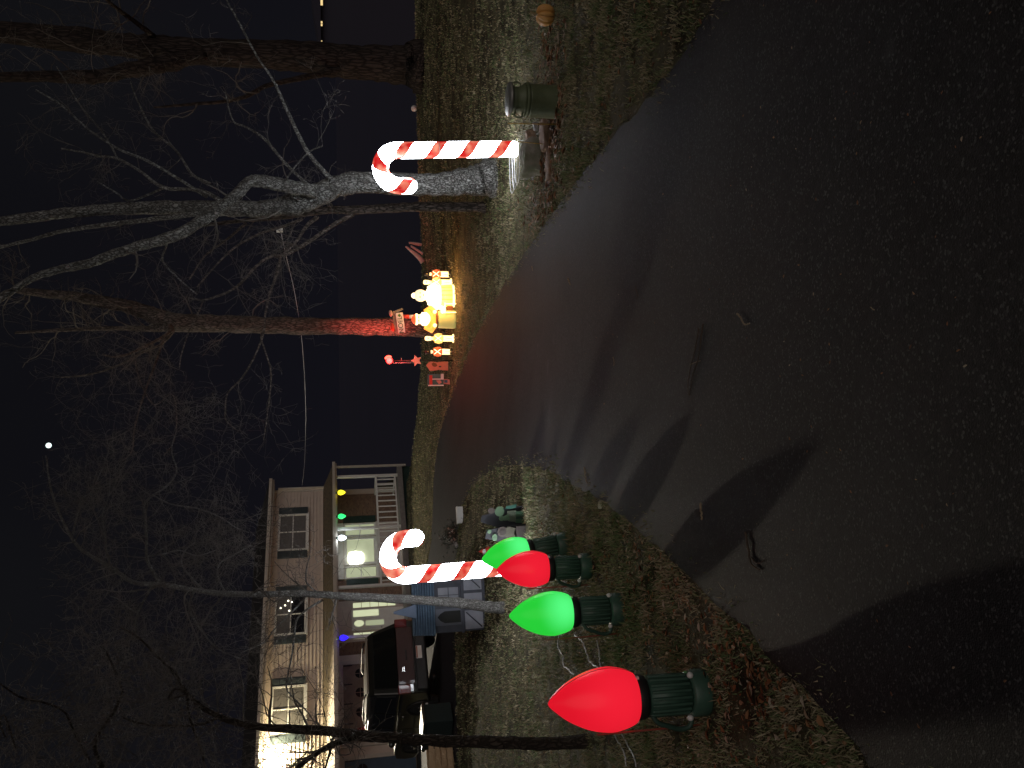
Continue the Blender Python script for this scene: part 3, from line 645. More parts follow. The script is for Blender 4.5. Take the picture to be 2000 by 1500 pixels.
# front bay window
shutter(1.56, 1.9, -.15, 1.3, M['shutter_green'], .035); shutter(4.74, 5.03, -.15, 1.2, M['shutter_green'], .035)
bx('bay_header', M['white_paint'], house, 1.94, 4.72, -.05, .12, 1.3, 1.54)
window(1.94, 2.62, -.15, 1.28, [M['window_glow']], .03, cols=1, rows=2)
wc = window(2.66, 4.06, -.15, 1.28, [M['window_glow']], .03, cols=1, rows=1, ft=.12)
window(4.10, 4.72, -.15, 1.28, [M['window_glow']], .03, cols=1, rows=2)
MB().lathe([(.12, .45), (.22, .5), (.28, .8), (.24, 1.05), (.1, 1.1)], 16, (3.72, .12), 1.15, .25).build('table_lamp', M['lamp_glow'], house)
bx('bay_base', M['soffit'], house, 1.94, 4.72, -.05, .1, HZ + .1, -.21)
bx('porch_rug', M['soffit'], house, 3.2, 5.7, .12, 1.5, HZ + .101, HZ + .115)
# entry: sidelights and panelled door
bx('door_surround', M['soffit'], house, 5.72, 7.55, -.05, .035, HZ + .1, 1.545)
for (a0, a1) in ((5.84, 6.05), (7.18, 7.42)):
    for j in range(5):
        z = .98 - (j + 1) * .36
        bx('sidelight_pane', M['side_glow'], house, a0, a1, .036, .05, z, z + .33)
dr_ = bx('front_door', M['white_paint'], house, 6.15, 7.08, .036, .08, HZ + .1, 1.02)
MB().box(6.2, 6.48, .081, .09, -.1, .95).build('door_glass', M['side_glow'], dr_); MB().prism([(6.78 + .14 * math.cos(q * math.pi / 8), .72 + .2 * math.sin(q * math.pi / 8)) for q in range(16)], .081, .095).build('oval_glass', M['side_glow'], dr_)
MB().box(6.68, 6.9, .081, .09, -.3, .45).build('door_glass', M['window_glow'], dr_); MB().ball((7.02, .11, -.2), .03).build('handle', M['metal'], dr_)
# garage
bx('garage_wall', M['siding'], house, 8.12, 16, -.05, .10, HZ - .1, 1.545)
def garage(a0, a1, mt):
    g = bx('garage_door', mt, house, a0, a1, .105, .15, HZ + .02, 1.40)
    fr = MB().box(a0 - .14, a0, .102, .2, HZ, 1.54).box(a1, a1 + .14, .102, .2, HZ, 1.54).box(a0, a1, .102, .2, 1.405, 1.54); fr.build('door_frame', M['trim'], g)
    n = 4; w = (a1 - a0) / n
    for i in range(n):
        cx = a0 + (i + .5) * w
        MB().prism([(cx - w * .4, .2), (cx + w * .4, .2), (cx + w * .4, .95), (cx + w * .2, 1.2), (cx - w * .2, 1.2), (cx - w * .4, .95)], .151, .165).build('panel', mt, g)
        MB().prism([(cx + .19 * math.cos(q * math.pi / 8), .75 + .19 * math.sin(q * math.pi / 8)) for q in range(16)], .166, .172).build('round_window', M['glass_dark'], g)
        MB().box(cx - .012, cx + .012, .1725, .18, .56, .94).box(cx - .19, cx + .19, .173, .179, .738, .762).build('muntin', mt, g)
        MB().box(cx - w * .4, cx + w * .4, .151, .165, -1.1, -.5).build('panel', mt, g); MB().box(cx - w * .4, cx + w * .4, .151, .165, -.42, .12).build('panel', mt, g)
        MB().box(a0 + i * w + .02, a0 + i * w + .05, .151, .19, 1.05, 1.38).build('strap', M['dark_metal'], g)
    return g
garage(8.55, 11.6, M['garage_door'])
M['blue_door'] = mat('blue_painted_door', (.03, .07, .11), (.04, .085, .13), 5, .5)
garage(12.2, 15.0, M['blue_door'])
# corner floodlight under the main eave
M['flood'] = mat('floodlight_lens', (.9, .9, .85), None, 1, .3, emit=(1, .93, .7), es=60)
lampo = empty('floodlight', (0, 0, 0), 0, 'blinding twin floodlight under the eave of the house corner', 'floodlight')
lp = PY(510, 1488, float(hw(11.9, .3)[1])); lp = np.array([*hw(11.75, .30), 4.22])
lampo.location = tuple(lp); lampo.rotation_euler = (0, 0, math.atan2(HD[1], HD[0]))
bx('mount', M['white_plastic'], lampo, -.08, .08, -.16, .0, .02, .14, bevel=.01)
for s_ in (-1, 1):
    h = MB().lathe([(.05, -.02), (.07, .04), (.085, .12)], 14).build('lamp_head', M['white_plastic'], lampo); h.location = (s_ * .14, .04, .02); h.rotation_euler = (R(-118), 0, R(s_ * 22))
    le = MB().lathe([(.08, .121), (.06, .14), (.01, .148)], 14).build('lens', M['flood'], h)
def spot(name, loc, target, power, col, cone, blend, size=.05, parent=None):
    l = bpy.data.lights.new(name, 'SPOT'); l.energy = power; l.color = col; l.spot_size = R(cone); l.spot_blend = blend; l.shadow_soft_size = size
    o = bpy.data.objects.new(name, l); COL.objects.link(o); o.location = tuple(loc)
    o.rotation_euler = (Vector(loc) - Vector(target)).to_track_quat('Z', 'Y').to_euler(); return o
lw = np.array([*hw(11.75, .46), 4.16])
spot('floodlight_beam', lw, (-1.5, 12.0, -1.0), 3900, (1, .9, .72), 160, .2, .24)

l = bpy.data.lights.new('floodlight_spill', 'POINT'); l.energy = 700; l.color = (1, .84, .5); l.shadow_soft_size = .08
o = bpy.data.objects.new('floodlight_spill', l); COL.objects.link(o); o.location = tuple(np.array([*hw(11.75, .5), 4.1]))
# C9 lamps hung along the porch gutter
def hung_bulb(a, col, label):
    base = np.array([*hw(a, 1.95), 1.62]); t_ = empty('hanging_bulb', base, 0, label, 'light bulb', 'big bulbs hung along the porch gutter')
    MB().lathe([(.05, 0), (.055, -.1)], 12).build('socket', M['green_plastic'], t_)
    MB().lathe([(.05, -.1), (.1, -.16), (.115, -.23), (.09, -.32), (.04, -.4), (.005, -.43)][::-1], 16).build('bulb', mat('hung_' + label.split()[0], col, None, 1, .3, emit=col, es=22 if label[0] == 'w' else 2.6), t_)
    MB().tube([(0, 0, 0), (0, .0, .03)], .012, 6).build('hook', M['white_plastic'], t_)
hung_bulb(1.5, (.95, .75, .02), 'yellow bulb hanging from the porch gutter near the right end')
hung_bulb(2.72, (.02, .6, .12), 'green bulb hanging from the porch gutter over the brick')
hung_bulb(3.78, (.8, .9, 1.0), 'white bulb hanging from the porch gutter over the bay window')
hung_bulb(8.2, (.02, .01, .9), 'blue bulb hanging from the porch gutter by the front door')

# overhead cable from the house to the tree, with its pale box
cab = [PY(590, 948, 39.3), PY(595, 900, 37.5), PY(597, 800, 33), PY(591, 680, 28), PY(577, 580, 24), PY(560, 505, 21), PY(549, 455, 19.3)]
o = MB().tube(spline(cab, 40), .007, 5).build('overhead_cable', M['cord_white']); tag(o, 'thin overhead cable sagging from the house to the pale box', 'cable')
pb = PY(547, 449, 19.2); bt = empty('junction_box', pb, .3, 'small pale box hanging in the air at the cable end', 'box')
bx('body', M['white_plastic'], bt, -.05, .05, -.04, .04, -.06, .08, bevel=.008); MB().tube([(0, 0, .08), (.05, 0, .3), (.12, 0, .75)], .006, 5).build('hanger', M['dark_metal'], bt)

# ------------------------------------------------------------------ candy canes
def cane_mat():
    mt = bpy.data.materials.new('striped_lit_plastic'); mt.use_nodes = True; nt = mt.node_tree; N = nt.nodes; L = nt.links; b = N['Principled BSDF']
    b.inputs['Roughness'].default_value = .35
    uv = N.new('ShaderNodeUVMap'); sp = N.new('ShaderNodeSeparateXYZ'); L.new(uv.outputs[0], sp.inputs[0])
    m1 = N.new('ShaderNodeMath'); m1.operation = 'MULTIPLY'; m1.inputs[1].default_value = 1 / .565; L.new(sp.outputs['Y'], m1.inputs[0])
    m2 = N.new('ShaderNodeMath'); m2.operation = 'ADD'; L.new(m1.outputs[0], m2.inputs[0]); L.new(sp.outputs['X'], m2.inputs[1])
    fr = N.new('ShaderNodeMath'); fr.operation = 'FRACT'; L.new(m2.outputs[0], fr.inputs[0])
    lt = N.new('ShaderNodeMath'); lt.operation = 'LESS_THAN'; lt.inputs[1].default_value = .36; L.new(fr.outputs[0], lt.inputs[0])
    # bulbs strung inside: the plastic glows more where one sits behind it
    cb = N.new('ShaderNodeCombineXYZ'); tc = N.new('ShaderNodeTexCoord'); vo = N.new('ShaderNodeTexNoise'); vo.inputs['Scale'].default_value = 6.5; vo.inputs['Detail'].default_value = 1
    L.new(tc.outputs['Object'], vo.inputs['Vector'])
    cr = N.new('ShaderNodeValToRGB'); cr.color_ramp.elements[0].position = .35; cr.color_ramp.elements[1].position = .72
    cr.color_ramp.elements[0].color = (.62, .012, .012, 1); cr.color_ramp.elements[1].color = (1.0, .34, .22, 1); L.new(vo.outputs['Fac'], cr.inputs[0])
    mx = N.new('ShaderNodeMix'); mx.data_type = 'RGBA'; mx.inputs['A'].default_value = (.9, .94, 1, 1); L.new(lt.outputs[0], mx.inputs['Factor']); L.new(cr.outputs[0], mx.inputs['B'])
    L.new(mx.outputs['Result'], b.inputs['Base Color']); L.new(mx.outputs['Result'], b.inputs['Emission Color'])
    st = N.new('ShaderNodeMath'); st.operation = 'MULTIPLY_ADD'; st.inputs[1].default_value = CANE_RED - CANE_WHITE; st.inputs[2].default_value = CANE_WHITE; L.new(lt.outputs[0], st.inputs[0])
    L.new(st.outputs[0], b.inputs['Emission Strength'])
    return mt
CANE_WHITE, CANE_RED = 30.0, .9
M['cane'] = cane_mat()
def cane(name, loc, rz, tilt, label, H=2.52, sgn=1, phase=0.0, sc=1.0):
    t_ = empty(name, loc, rz, label, 'candy cane', 'lit candy canes beside the driveway'); t_.rotation_euler = (0, tilt, rz); t_.scale = (sc,) * 3
    r_, Rb = .137, .30; top = H - r_ - Rb; pts = [(0, 0, .06 + q * (top - .06) / 22) for q in range(23)]
    pts += [(Rb - Rb * math.cos(q * math.pi / 16), 0, top + Rb * math.sin(q * math.pi / 16)) for q in range(1, 17)] + [(2 * Rb, 0, top - .09), (2 * Rb, 0, top - .16)]
    rad = [r_] * len(pts)
    # rounded ends
    pts = [(0, 0, .0), (0, 0, .004), (0, 0, .02)] + pts; rad = [.11, .124, .134] + rad
    e = pts[-1]; pts += [(e[0], 0, e[2] - r_ * math.sin(q * math.pi / 12)) for q in range(1, 6)]; rad += [r_ * math.cos(q * math.pi / 12) for q in range(1, 6)]
    n = 28; v = []; uvs = []; f = []; al = 0
    for i, p in enumerate(pts):
        a = Vector(pts[max(i - 1, 0)]); b = Vector(pts[min(i + 1, len(pts) - 1)]); t = (b - a).normalized(); y = Vector((0, 1, 0)); x = y.cross(t).normalized()
        if i: al += (Vector(p) - Vector(pts[i - 1])).length
        for k in range(n + 1):
            c = 2 * math.pi * k / n; v.append(Vector(p) + (x * math.cos(c) + y * math.sin(c)) * rad[i]); uvs.append((sgn * k / n + phase, al))
    for i in range(len(pts) - 1):
        for k in range(n): f.append((i * (n + 1) + k, i * (n + 1) + k + 1, (i + 1) * (n + 1) + k + 1, (i + 1) * (n + 1) + k))
    f.append(tuple(range(n - 1, -1, -1))); f.append(tuple((len(pts) - 1) * (n + 1) + k for k in range(n)))
    me = bpy.data.meshes.new('cane_body'); me.from_pydata([tuple(q) for q in v], [], f); ul = me.uv_layers.new(name='UVMap')
    ul.data.foreach_set('uv', np.array([uvs[l.vertex_index] for l in me.loops]).ravel()); me.polygons.foreach_set('use_smooth', [True] * len(f)); me.update(); me.materials.append(M['cane'])
    o = bpy.data.objects.new('cane_body', me); COL.objects.link(o); o.parent = t_
    for z in (top * .66, top + .02):
        MB().lathe([(r_ + .001, z - .006), (r_ + .005, z), (r_ + .001, z + .006)], 28).build('seam_ring', M['white_plastic'], t_)
    MB().box(.045, .085, -r_ - .012, -r_ + .004, .06, .12).build('plug_hole', M['black_plastic'], t_)
    MB().tube([(0, 0, -.25), (0, 0, .02)], .02, 8).build('ground_stake', M['metal'], t_)
    return t_
gp = G(1010, 291)
cane('candy_cane', gp, math.pi, .06, 'lit candy cane on the right, hook curving left over pale tree trunk', sgn=1, phase=.43)
gp2 = G(1037, 1104)
cane('candy_cane', gp2, 0.0, -.02, 'lit candy cane on the left, rising behind the small red bulb', sgn=1, phase=.35, sc=.885)
# coiled pale flex at the foot of the right cane
def gpath(px, lift=.02, n=None):
    q = [G(x, y) + np.array([0, 0, lift]) for x, y in px]; return spline(q, n or len(q) * 6)
o = empty('flex_coil', gp, 0, 'long looped coil of pale flex on grass by the right cane', 'cable')
for k, (dx, e) in enumerate([(-2, 378), (3, 370), (8, 362)]):
    MB().tube(gpath([(1002 + dx, 296), (1003 + dx, 330), (1004 + dx, e - 14), (1007 + dx, e), (1011 + dx, e - 12), (1012 + dx, 330), (1012 + dx, 300)], .05) - gp, .006, 6).build('cord_loop', M['cord_white'], o)

# ------------------------------------------------------------------ giant bulbs along the lawn edge
def bulb_mat(name, c_lo, c_hi, hot, hz):
    mt = bpy.data.materials.new(name); mt.use_nodes = True; nt = mt.node_tree; N = nt.nodes; L = nt.links; b = N['Principled BSDF']
    b.inputs['Roughness'].default_value = .32; b.inputs['Base Color'].default_value = (*[q * .35 for q in c_lo], 1); b.inputs['Specular IOR Level'].default_value = .35
    tc = N.new('ShaderNodeTexCoord'); vm = N.new('ShaderNodeVectorMath'); vm.operation = 'DISTANCE'; vm.inputs[1].default_value = (0.04, -.1, hz); L.new(tc.outputs['Object'], vm.inputs[0])
    cr = N.new('ShaderNodeValToRGB'); cr.color_ramp.interpolation = 'EASE'; cr.color_ramp.elements[0].position = .02; cr.color_ramp.elements[1].position = hot
    cr.color_ramp.elements[0].color = (*c_hi, 1); cr.color_ramp.elements[1].color = (*c_lo, 1); L.new(vm.outputs['Value'], cr.inputs[0]); L.new(cr.outputs[0], b.inputs['Emission Color'])
    b.inputs['Emission Strength'].default_value = 1.0
    return mt
M['bulb_red'] = bulb_mat('lit_red_plastic', (.70, .007, .02), (.86, .014, .034), .3, .55)
M['bulb_green'] = bulb_mat('lit_green_plastic', (.02, .60, .04), (.10, 1.0, .24), .22, .50)
M['seam'] = mat('translucent_seam', (.3, .2, .15), None, 1, .4)
def big_bulb_proto():
    t_ = empty('giant_bulb')
    pr = [(.118, .41), (.137, .425), (.155, .47), (.168, .53), (.170, .57), (.163, .63), (.147, .69), (.122, .75), (.092, .805), (.058, .85), (.028, .885), (.008, .9), (.001, .901)]
    pr = [(a, float(b)) for a, b in spline(pr, 40)]
    MB().lathe(pr, 40).build('bulb', M['bulb_red'], t_)
    bb = [c_ for c_ in t_.children][0]
    MB().tube([(a * 1.003 + .0006, 0, b) for a, b in pr] + [(-a * 1.003 - .0006, 0, b) for a, b in pr[::-1]], .0018, 5).build('mould_seam', M['seam'], t_)
    MB().lathe([(.10, .352), (.112, .356), (.119, .375), (.122, .405), (.118, .414), (.09, .416)], 40).build('collar', M['black_plastic'], t_)
    so = MB().lathe([(.097, .1), (.1, .352)], 40).build('socket', M['green_plastic'], t_)
    for k in range(18):
        a = 2 * math.pi * k / 18; c, s_ = math.cos(a), math.sin(a)
        MB().tube([(.1 * c, .1 * s_, .115), (.103 * c, .103 * s_, .12), (.105 * c, .105 * s_, .33), (.101 * c, .101 * s_, .337)], .0095, 5).build('rib', M['green_plastic'], so)
    MB().lathe([(.122, 0), (.126, .01), (.126, .09), (.12, .1), (.1, .105)], 40).build('base_ring', M['green_plastic'], t_)
    cp = [(-.085, -.05, .33), (-.125, -.06, .30), (-.15, -.06, .24), (-.175, -.05, .17), (-.165, -.05, .115), (-.13, -.05, .1)]
    MB().tube(spline(cp, 26), .014, 10).build('moulded_cord', M['cord_green'], t_)
    MB().ball((-.118, -.05, .108), .018, 10, 7).build('clip', M['white_plastic'], t_); MB().ball((.118, -.05, .108), .018, 10, 7).build('clip', M['white_plastic'], t_)
    for s_ in (-1, 1): MB().box(s_ * .118 - .008, s_ * .118 + .008, -.045, -.02, .4, .435).build('tab', M['white_paint'], t_)
    MB().tube([(-.19, .03, -.1), (-.2, .03, .2), (-.205, .03, .62)], .006, 6).build('stake', M['rust_rod'], t_)
    return t_
proto = big_bulb_proto()
specs = [((1379, 1351), 313, 'bulb_red', 'largest red lit giant bulb, nearest, standing alone on the left lawn', 0, .0),
         ((1214, 1189), 221, 'bulb_green', 'green lit giant bulb between the two red bulbs', .12, .0),
         ((1152, 1106), 183, 'bulb_red', 'smaller red lit giant bulb overlapping the far green one', -.1, .0),
         ((1106, 1062), 168, 'bulb_green', 'farthest green lit giant bulb, leaning behind a red bulb', .3, .14)]
for i, (px, hpx, mk, lab, rz, lean) in enumerate(specs):
    o = proto if i == 0 else clone(proto); g = G(*px); o.location = tuple(g + np.array([0, 0, .005])); sc = (hpx / depth_s(g)) / .9; o.scale = (sc,) * 3
    o.rotation_euler = (-.05, -lean * .9, rz)
    tag(o, lab, 'light bulb', 'giant lit bulbs along the lawn edge')
    for ch in o.children:
        if ch.name.startswith('bulb'):
            if ch.data.users > 1: ch.data = ch.data.copy()
            ch.data.materials[0] = M[mk]
# loose pale flex joining the bulbs
for lab, px in [('pale flex in the grass between the green and red bulbs, upper strand', [(1096,1242),(1094,1262),(1104,1280),(1106,1300),(1118,1310),(1126,1318)]),
                ('pale flex in the grass running from the green bulb to red bulb', [(1128,1240),(1142,1252),(1150,1272),(1158,1292),(1168,1300),(1178,1306)]),
                ('pale flex in the grass below the green bulb, lowest strand', [(1172,1252),(1176,1270),(1177,1290),(1180,1302)]),
                ('pale flex trailing left of the big red bulb, upper strand', [(1200,1418),(1208,1436),(1216,1452),(1226,1470),(1230,1494)]),
                ('pale flex trailing left of the big red bulb, lower strand', [(1212,1420),(1226,1440),(1236,1460),(1246,1480),(1250,1498)]),
                ('pale flex in the grass left of the small red bulb', [(1040,1132),(1044,1142),(1052,1138),(1054,1150),(1060,1146),(1064,1154)])]:
    pth = gpath(px, .03, 30); pth[:, :2] += rng.normal(0, .006, (30, 2)); o = MB().tube(pth, .0055, 5).build('flex', M['cord_white']); tag(o, lab, 'cable', 'pale flex lying in the left lawn')

# ------------------------------------------------------------------ milk can, stones, rods, pumpkin
g = G(1090, 200); s_ = depth_s(g); hc_ = 102 / s_
M['olive'] = mat('olive_painted_metal', (.1, .125, .065), (.13, .155, .085), 9, .5, .15, 40, metal=.1)
t = empty('milk_can', g, .2, 'olive green metal milk can standing right of the boulder', 'milk can')
k = hc_
MB().lathe([(.30*k, 0), (.315*k, .01*k), (.31*k, .03*k), (.305*k, .56*k), (.312*k, .60*k)], 36).build('body', M['olive'], t)
MB().lathe([(.315*k, .601*k), (.33*k, .61*k), (.33*k, .655*k), (.315*k, .665*k)], 36).build('band', M['olive'], t)
MB().lathe([(.312*k, .666*k), (.285*k, .71*k), (.245*k, .77*k), (.235*k, .84*k), (.255*k, .93*k)], 36).build('neck', M['olive'], t)
MB().lathe([(.30*k, .931*k), (.312*k, .94*k), (.312*k, .965*k), (.29*k, .985*k), (.1*k, 1.0*k)], 36).build('lid', mat('worn_pale_lid', (.22, .22, .2), (.3, .3, .28), 10, .4, metal=.4), t)
for q in (-1, 1): MB().tube([(q*.25*k, 0, .86*k), (q*.35*k, 0, .87*k), (q*.37*k, 0, .8*k), (q*.35*k, 0, .73*k), (q*.27*k, 0, .72*k)], .018*k, 8).build('handle', M['olive'], t)

def rock(name, px, size, mt, label, seed, rz=0, sink=.25):
    g = G(*px); bm = bmesh.new(); bmesh.ops.create_icosphere(bm, subdivisions=4, radius=1)
    from mathutils import noise as mn
    for v_ in bm.verts:
        c = v_.co.copy(); n = mn.noise(c * 1.1 + Vector((seed, 0, 0))) * .35 + mn.noise(c * 3 + Vector((0, seed, 0))) * .12 + mn.noise(c * 9) * .03
        cl = Vector((max(-.75, min(.75, c.x)), max(-.75, min(.75, c.y)), max(-.6, min(.62, c.z))))
        v_.co = cl * (1.2 + n)
        v_.co.x *= size[0]; v_.co.y *= size[1]; v_.co.z *= size[2]
    me = bpy.data.meshes.new(name); bm.to_mesh(me); bm.free(); me.materials.append(mt)
    for p in me.polygons: p.use_smooth = True
    o = bpy.data.objects.new(name, me); COL.objects.link(o); o.location = tuple(g + np.array([0, size[1] * .3, size[2] * (.75 - sink)])); o.rotation_euler = (0, 0, rz); tag(o, label, 'rock'); return o
M['mossy'] = mat('mossy_stone', (.15, .165, .1), (.32, .3, .26), 5, .9, .8, 18, detail=8)
M['brown_stone'] = mat('brown_stone', (.2, .12, .08), (.32, .22, .16), 6, .85, .6, 20, detail=8)
M['grey_stone'] = mat('pale_grey_stone', (.28, .27, .27), (.4, .39, .4), 8, .8, .5, 30)
rock('boulder', (1058, 306), (.25, .17, .22), M['mossy'], 'squared mossy boulder below the right candy cane', 3.1, .1)
rock('stone_slab', (1076, 262), (.24, .14, .09), M['brown_stone'], 'flat brown stone between the boulder and the milk can', 5.2, .1)
rock('brown_stone', (1050, 268), (.10, .08, .09), M['brown_stone'], 'knobbly brown stone lying on the flat stone', 9.4, .6, -.4)
rock('stone_slab', (1078, 320), (.22, .10, .05), M['brown_stone'], 'thin brown slab lying in front of the mossy boulder', 11.2, .0)
rock('white_stone', (1072, 352), (.09, .035, .03), M['grey_stone'], 'long pale stone in the leaves left of the boulder', 7.7, .2)
rock('white_stone', (1044, 346), (.07, .03, .03), M['grey_stone'], 'narrow pale stone just left of the boulder', 2.3, 1.0)
rock('white_stone', (1054, 248), (.08, .03, .05), M['grey_stone'], 'pale wedge of stone on the brown slab', 4.5, .5, -.3)
rock('white_stone', (1175, 986), (.035, .025, .02), mat('cream_stone', (.5, .48, .38), (.6, .56, .45), 20, .7), 'small cream stone at the grass edge of the driveway', 6.1)
def rod(pts, label, r_=.007):
    o = MB().tube(pts, r_, 6).build('marker_rod', M['yellow_rod']); tag(o, label, 'rod')
a, b = G(1090, 243), None; ss = depth_s(a); rod([a, PY(992, 241, a[1])], 'thin yellow rod upright beside the milk can')
a = G(1076, 283); rod([a, PY(1006, 276, a[1])], 'thin yellow rod leaning against the mossy boulder')

g = G(1083, 31); ss = depth_s(g); pr_ = 20.5 / ss
t = empty('pumpkin', g, .4, 'ribbed orange pumpkin on the leaves by the right picture edge', 'pumpkin')
M['pumpkin'] = mat('pumpkin_skin', (.6, .3, .08), (.68, .38, .12), 4, .45, .1, 30)
M['stem'] = mat('dry_stem', (.2, .15, .07), (.28, .22, .1), 10, .8)
nseg = 11
for q in range(nseg):
    a = 2 * math.pi * q / nseg; mb = MB(); v = []; f = []; nl, nw = 13, 7
    for i in range(nl):
        ph = -math.pi / 2 + math.pi * i / (nl - 1)
        for j in range(nw):
            w = (j / (nw - 1) - .5) * 2 * math.pi / nseg; lob = 1 - .16 * (abs(j / (nw - 1) - .5) * 2) ** 2
            rr = pr_ * (max(math.cos(ph), 0) ** .8) * lob
            v.append((rr * math.cos(a + w), rr * math.sin(a + w), pr_ * .92 * (1 + math.sin(ph) * lob - .1 * math.exp(-((ph - 1.57) / .4) ** 2))))
    for i in range(nl - 1):
        for j in range(nw - 1): f.append((i * nw + j, i * nw + j + 1, (i + 1) * nw + j + 1, (i + 1) * nw + j))
    mb.add(v, f, True).build('rib', M['pumpkin'], t)
MB().tube([(0, 0, pr_ * 1.6), (.01, 0, pr_ * 1.95), (.03, 0, pr_ * 2.35)], [.022, .014, .016], 8).build('stem', M['stem'], t)

# sticks and bits on the driveway
M['stick'] = mat('dark_stick', (.05, .035, .025), (.09, .06, .04), 20, .9)
M['pale_stick'] = mat('pale_stick', (.3, .23, .15), (.22, .16, .1), 20, .9)
for lab, px, r_, mt_ in [('long dark forked twig lying on the driveway', [(1380,632),(1376,660),(1370,700),(1360,735),(1352,772)], .007, 'stick'),
    ('short pale straw lying across the long dark twig', [(1354,712),(1364,708),(1374,704)], .004, 'pale_stick'),
    ('second dark twig bowed beside the long forked twig', [(1372,640),(1362,690),(1354,720),(1350,750),(1351,772)], .006, 'stick'),
    ('curled brown leaf stalk in the middle of the driveway', [(1447,612),(1455,622),(1462,634),(1470,632)], .008, 'pale_stick'),
    ('dark bent stick on the driveway below the lawn point', [(1463,1040),(1468,1060),(1472,1090),(1480,1105),(1492,1112)], .010, 'stick'),
    ('dark side shoot of the bent stick on the driveway', [(1474,1088),(1486,1100),(1500,1094)], .006, 'stick'),
    ('small brown husk on the driveway near the lawn edge', [(1376,982),(1377,998),(1378,1016)], .013, 'pale_stick'),
    ('thin dark twig on the driveway right of centre', [(1246,560),(1250,576),(1248,584)], .006, 'stick'),
    ('small pale twig on the upper driveway', [(1114,545),(1118,556)], .012, 'pale_stick'),
    ('small tan twig far up the driveway', [(1042,520),(1043,529)], .012, 'pale_stick'),
    ('pale straw on the driveway near the twin shadows', [(1202,698),(1204,708),(1203,714)], .006, 'pale_stick'),
    ('tiny pale straw low on the driveway', [(1709,600),(1714,604),(1717,606)], .003, 'pale_stick'),
    ('pale twig by the lawn point on the driveway', [(1146,912),(1148,930),(1152,944)], .014, 'pale_stick')]:
    r_ *= .62; q = gpath(px, .016 + r_, 18); q += rng.normal(0, r_ * .35, q.shape); q[:, 2] = np.maximum(q[:, 2], T(q[:, 0], q[:, 1]) + .013 + r_ * .8)
    o = MB().tube(q, np.linspace(r_, r_ * .55, 18), 6).build('twig', M[mt_]); tag(o, lab, 'twig', 'twigs lying on the driveway')

# ------------------------------------------------------------------ lit figures at the far lawn
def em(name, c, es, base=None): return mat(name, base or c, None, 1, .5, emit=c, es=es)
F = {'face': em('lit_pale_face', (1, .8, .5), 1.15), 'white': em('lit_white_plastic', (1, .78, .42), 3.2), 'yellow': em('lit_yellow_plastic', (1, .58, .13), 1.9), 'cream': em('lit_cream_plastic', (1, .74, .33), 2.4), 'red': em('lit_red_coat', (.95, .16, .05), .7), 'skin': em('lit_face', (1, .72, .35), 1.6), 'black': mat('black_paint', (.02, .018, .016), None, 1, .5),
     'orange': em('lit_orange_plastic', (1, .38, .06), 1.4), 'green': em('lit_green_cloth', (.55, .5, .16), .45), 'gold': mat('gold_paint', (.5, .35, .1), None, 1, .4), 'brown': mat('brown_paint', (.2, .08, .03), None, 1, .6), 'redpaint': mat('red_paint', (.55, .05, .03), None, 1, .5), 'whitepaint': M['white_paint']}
def figure_root(name, px, label, cat='figure', group=None, rz=0):
    g = G(*px); o = empty(name, g, rz, label, cat, group); return o, depth_s(g)
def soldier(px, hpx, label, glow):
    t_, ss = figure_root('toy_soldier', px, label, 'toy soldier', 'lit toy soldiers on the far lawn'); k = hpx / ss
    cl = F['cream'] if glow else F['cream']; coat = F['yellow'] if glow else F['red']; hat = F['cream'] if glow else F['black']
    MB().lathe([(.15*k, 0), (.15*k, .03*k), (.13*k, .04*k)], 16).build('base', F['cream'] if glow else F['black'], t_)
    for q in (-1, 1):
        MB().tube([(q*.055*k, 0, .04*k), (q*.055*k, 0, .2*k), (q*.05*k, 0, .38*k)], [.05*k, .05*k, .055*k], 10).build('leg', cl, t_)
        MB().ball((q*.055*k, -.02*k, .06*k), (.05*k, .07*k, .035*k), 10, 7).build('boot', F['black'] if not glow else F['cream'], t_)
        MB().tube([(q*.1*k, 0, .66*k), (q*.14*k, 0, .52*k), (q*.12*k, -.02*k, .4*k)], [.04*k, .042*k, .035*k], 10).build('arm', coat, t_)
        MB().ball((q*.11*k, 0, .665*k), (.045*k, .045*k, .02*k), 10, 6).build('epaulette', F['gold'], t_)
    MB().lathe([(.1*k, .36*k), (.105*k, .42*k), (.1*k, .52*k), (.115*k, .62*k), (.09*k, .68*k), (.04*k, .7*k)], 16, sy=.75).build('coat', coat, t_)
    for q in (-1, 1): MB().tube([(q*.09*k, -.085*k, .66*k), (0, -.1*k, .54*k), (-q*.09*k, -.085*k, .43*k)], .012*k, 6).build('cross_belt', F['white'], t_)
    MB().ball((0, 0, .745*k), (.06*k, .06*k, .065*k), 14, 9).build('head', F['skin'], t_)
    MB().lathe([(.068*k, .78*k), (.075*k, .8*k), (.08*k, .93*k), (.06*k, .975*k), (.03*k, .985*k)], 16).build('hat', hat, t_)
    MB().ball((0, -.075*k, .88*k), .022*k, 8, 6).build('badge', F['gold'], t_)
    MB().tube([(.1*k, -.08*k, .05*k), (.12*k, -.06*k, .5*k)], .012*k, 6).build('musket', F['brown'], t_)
soldier((880, 536), 53, 'unlit looking red coated toy soldier, rightmost of the row', False)
soldier((882, 552), 56, 'glowing yellow toy soldier right beside the white haired figure', True)
soldier((886, 661), 57, 'glowing yellow toy soldier just left of the red lit tree', True)
soldier((883, 687), 54, 'red coated toy soldier with dark hat next to the lamp pole', False)
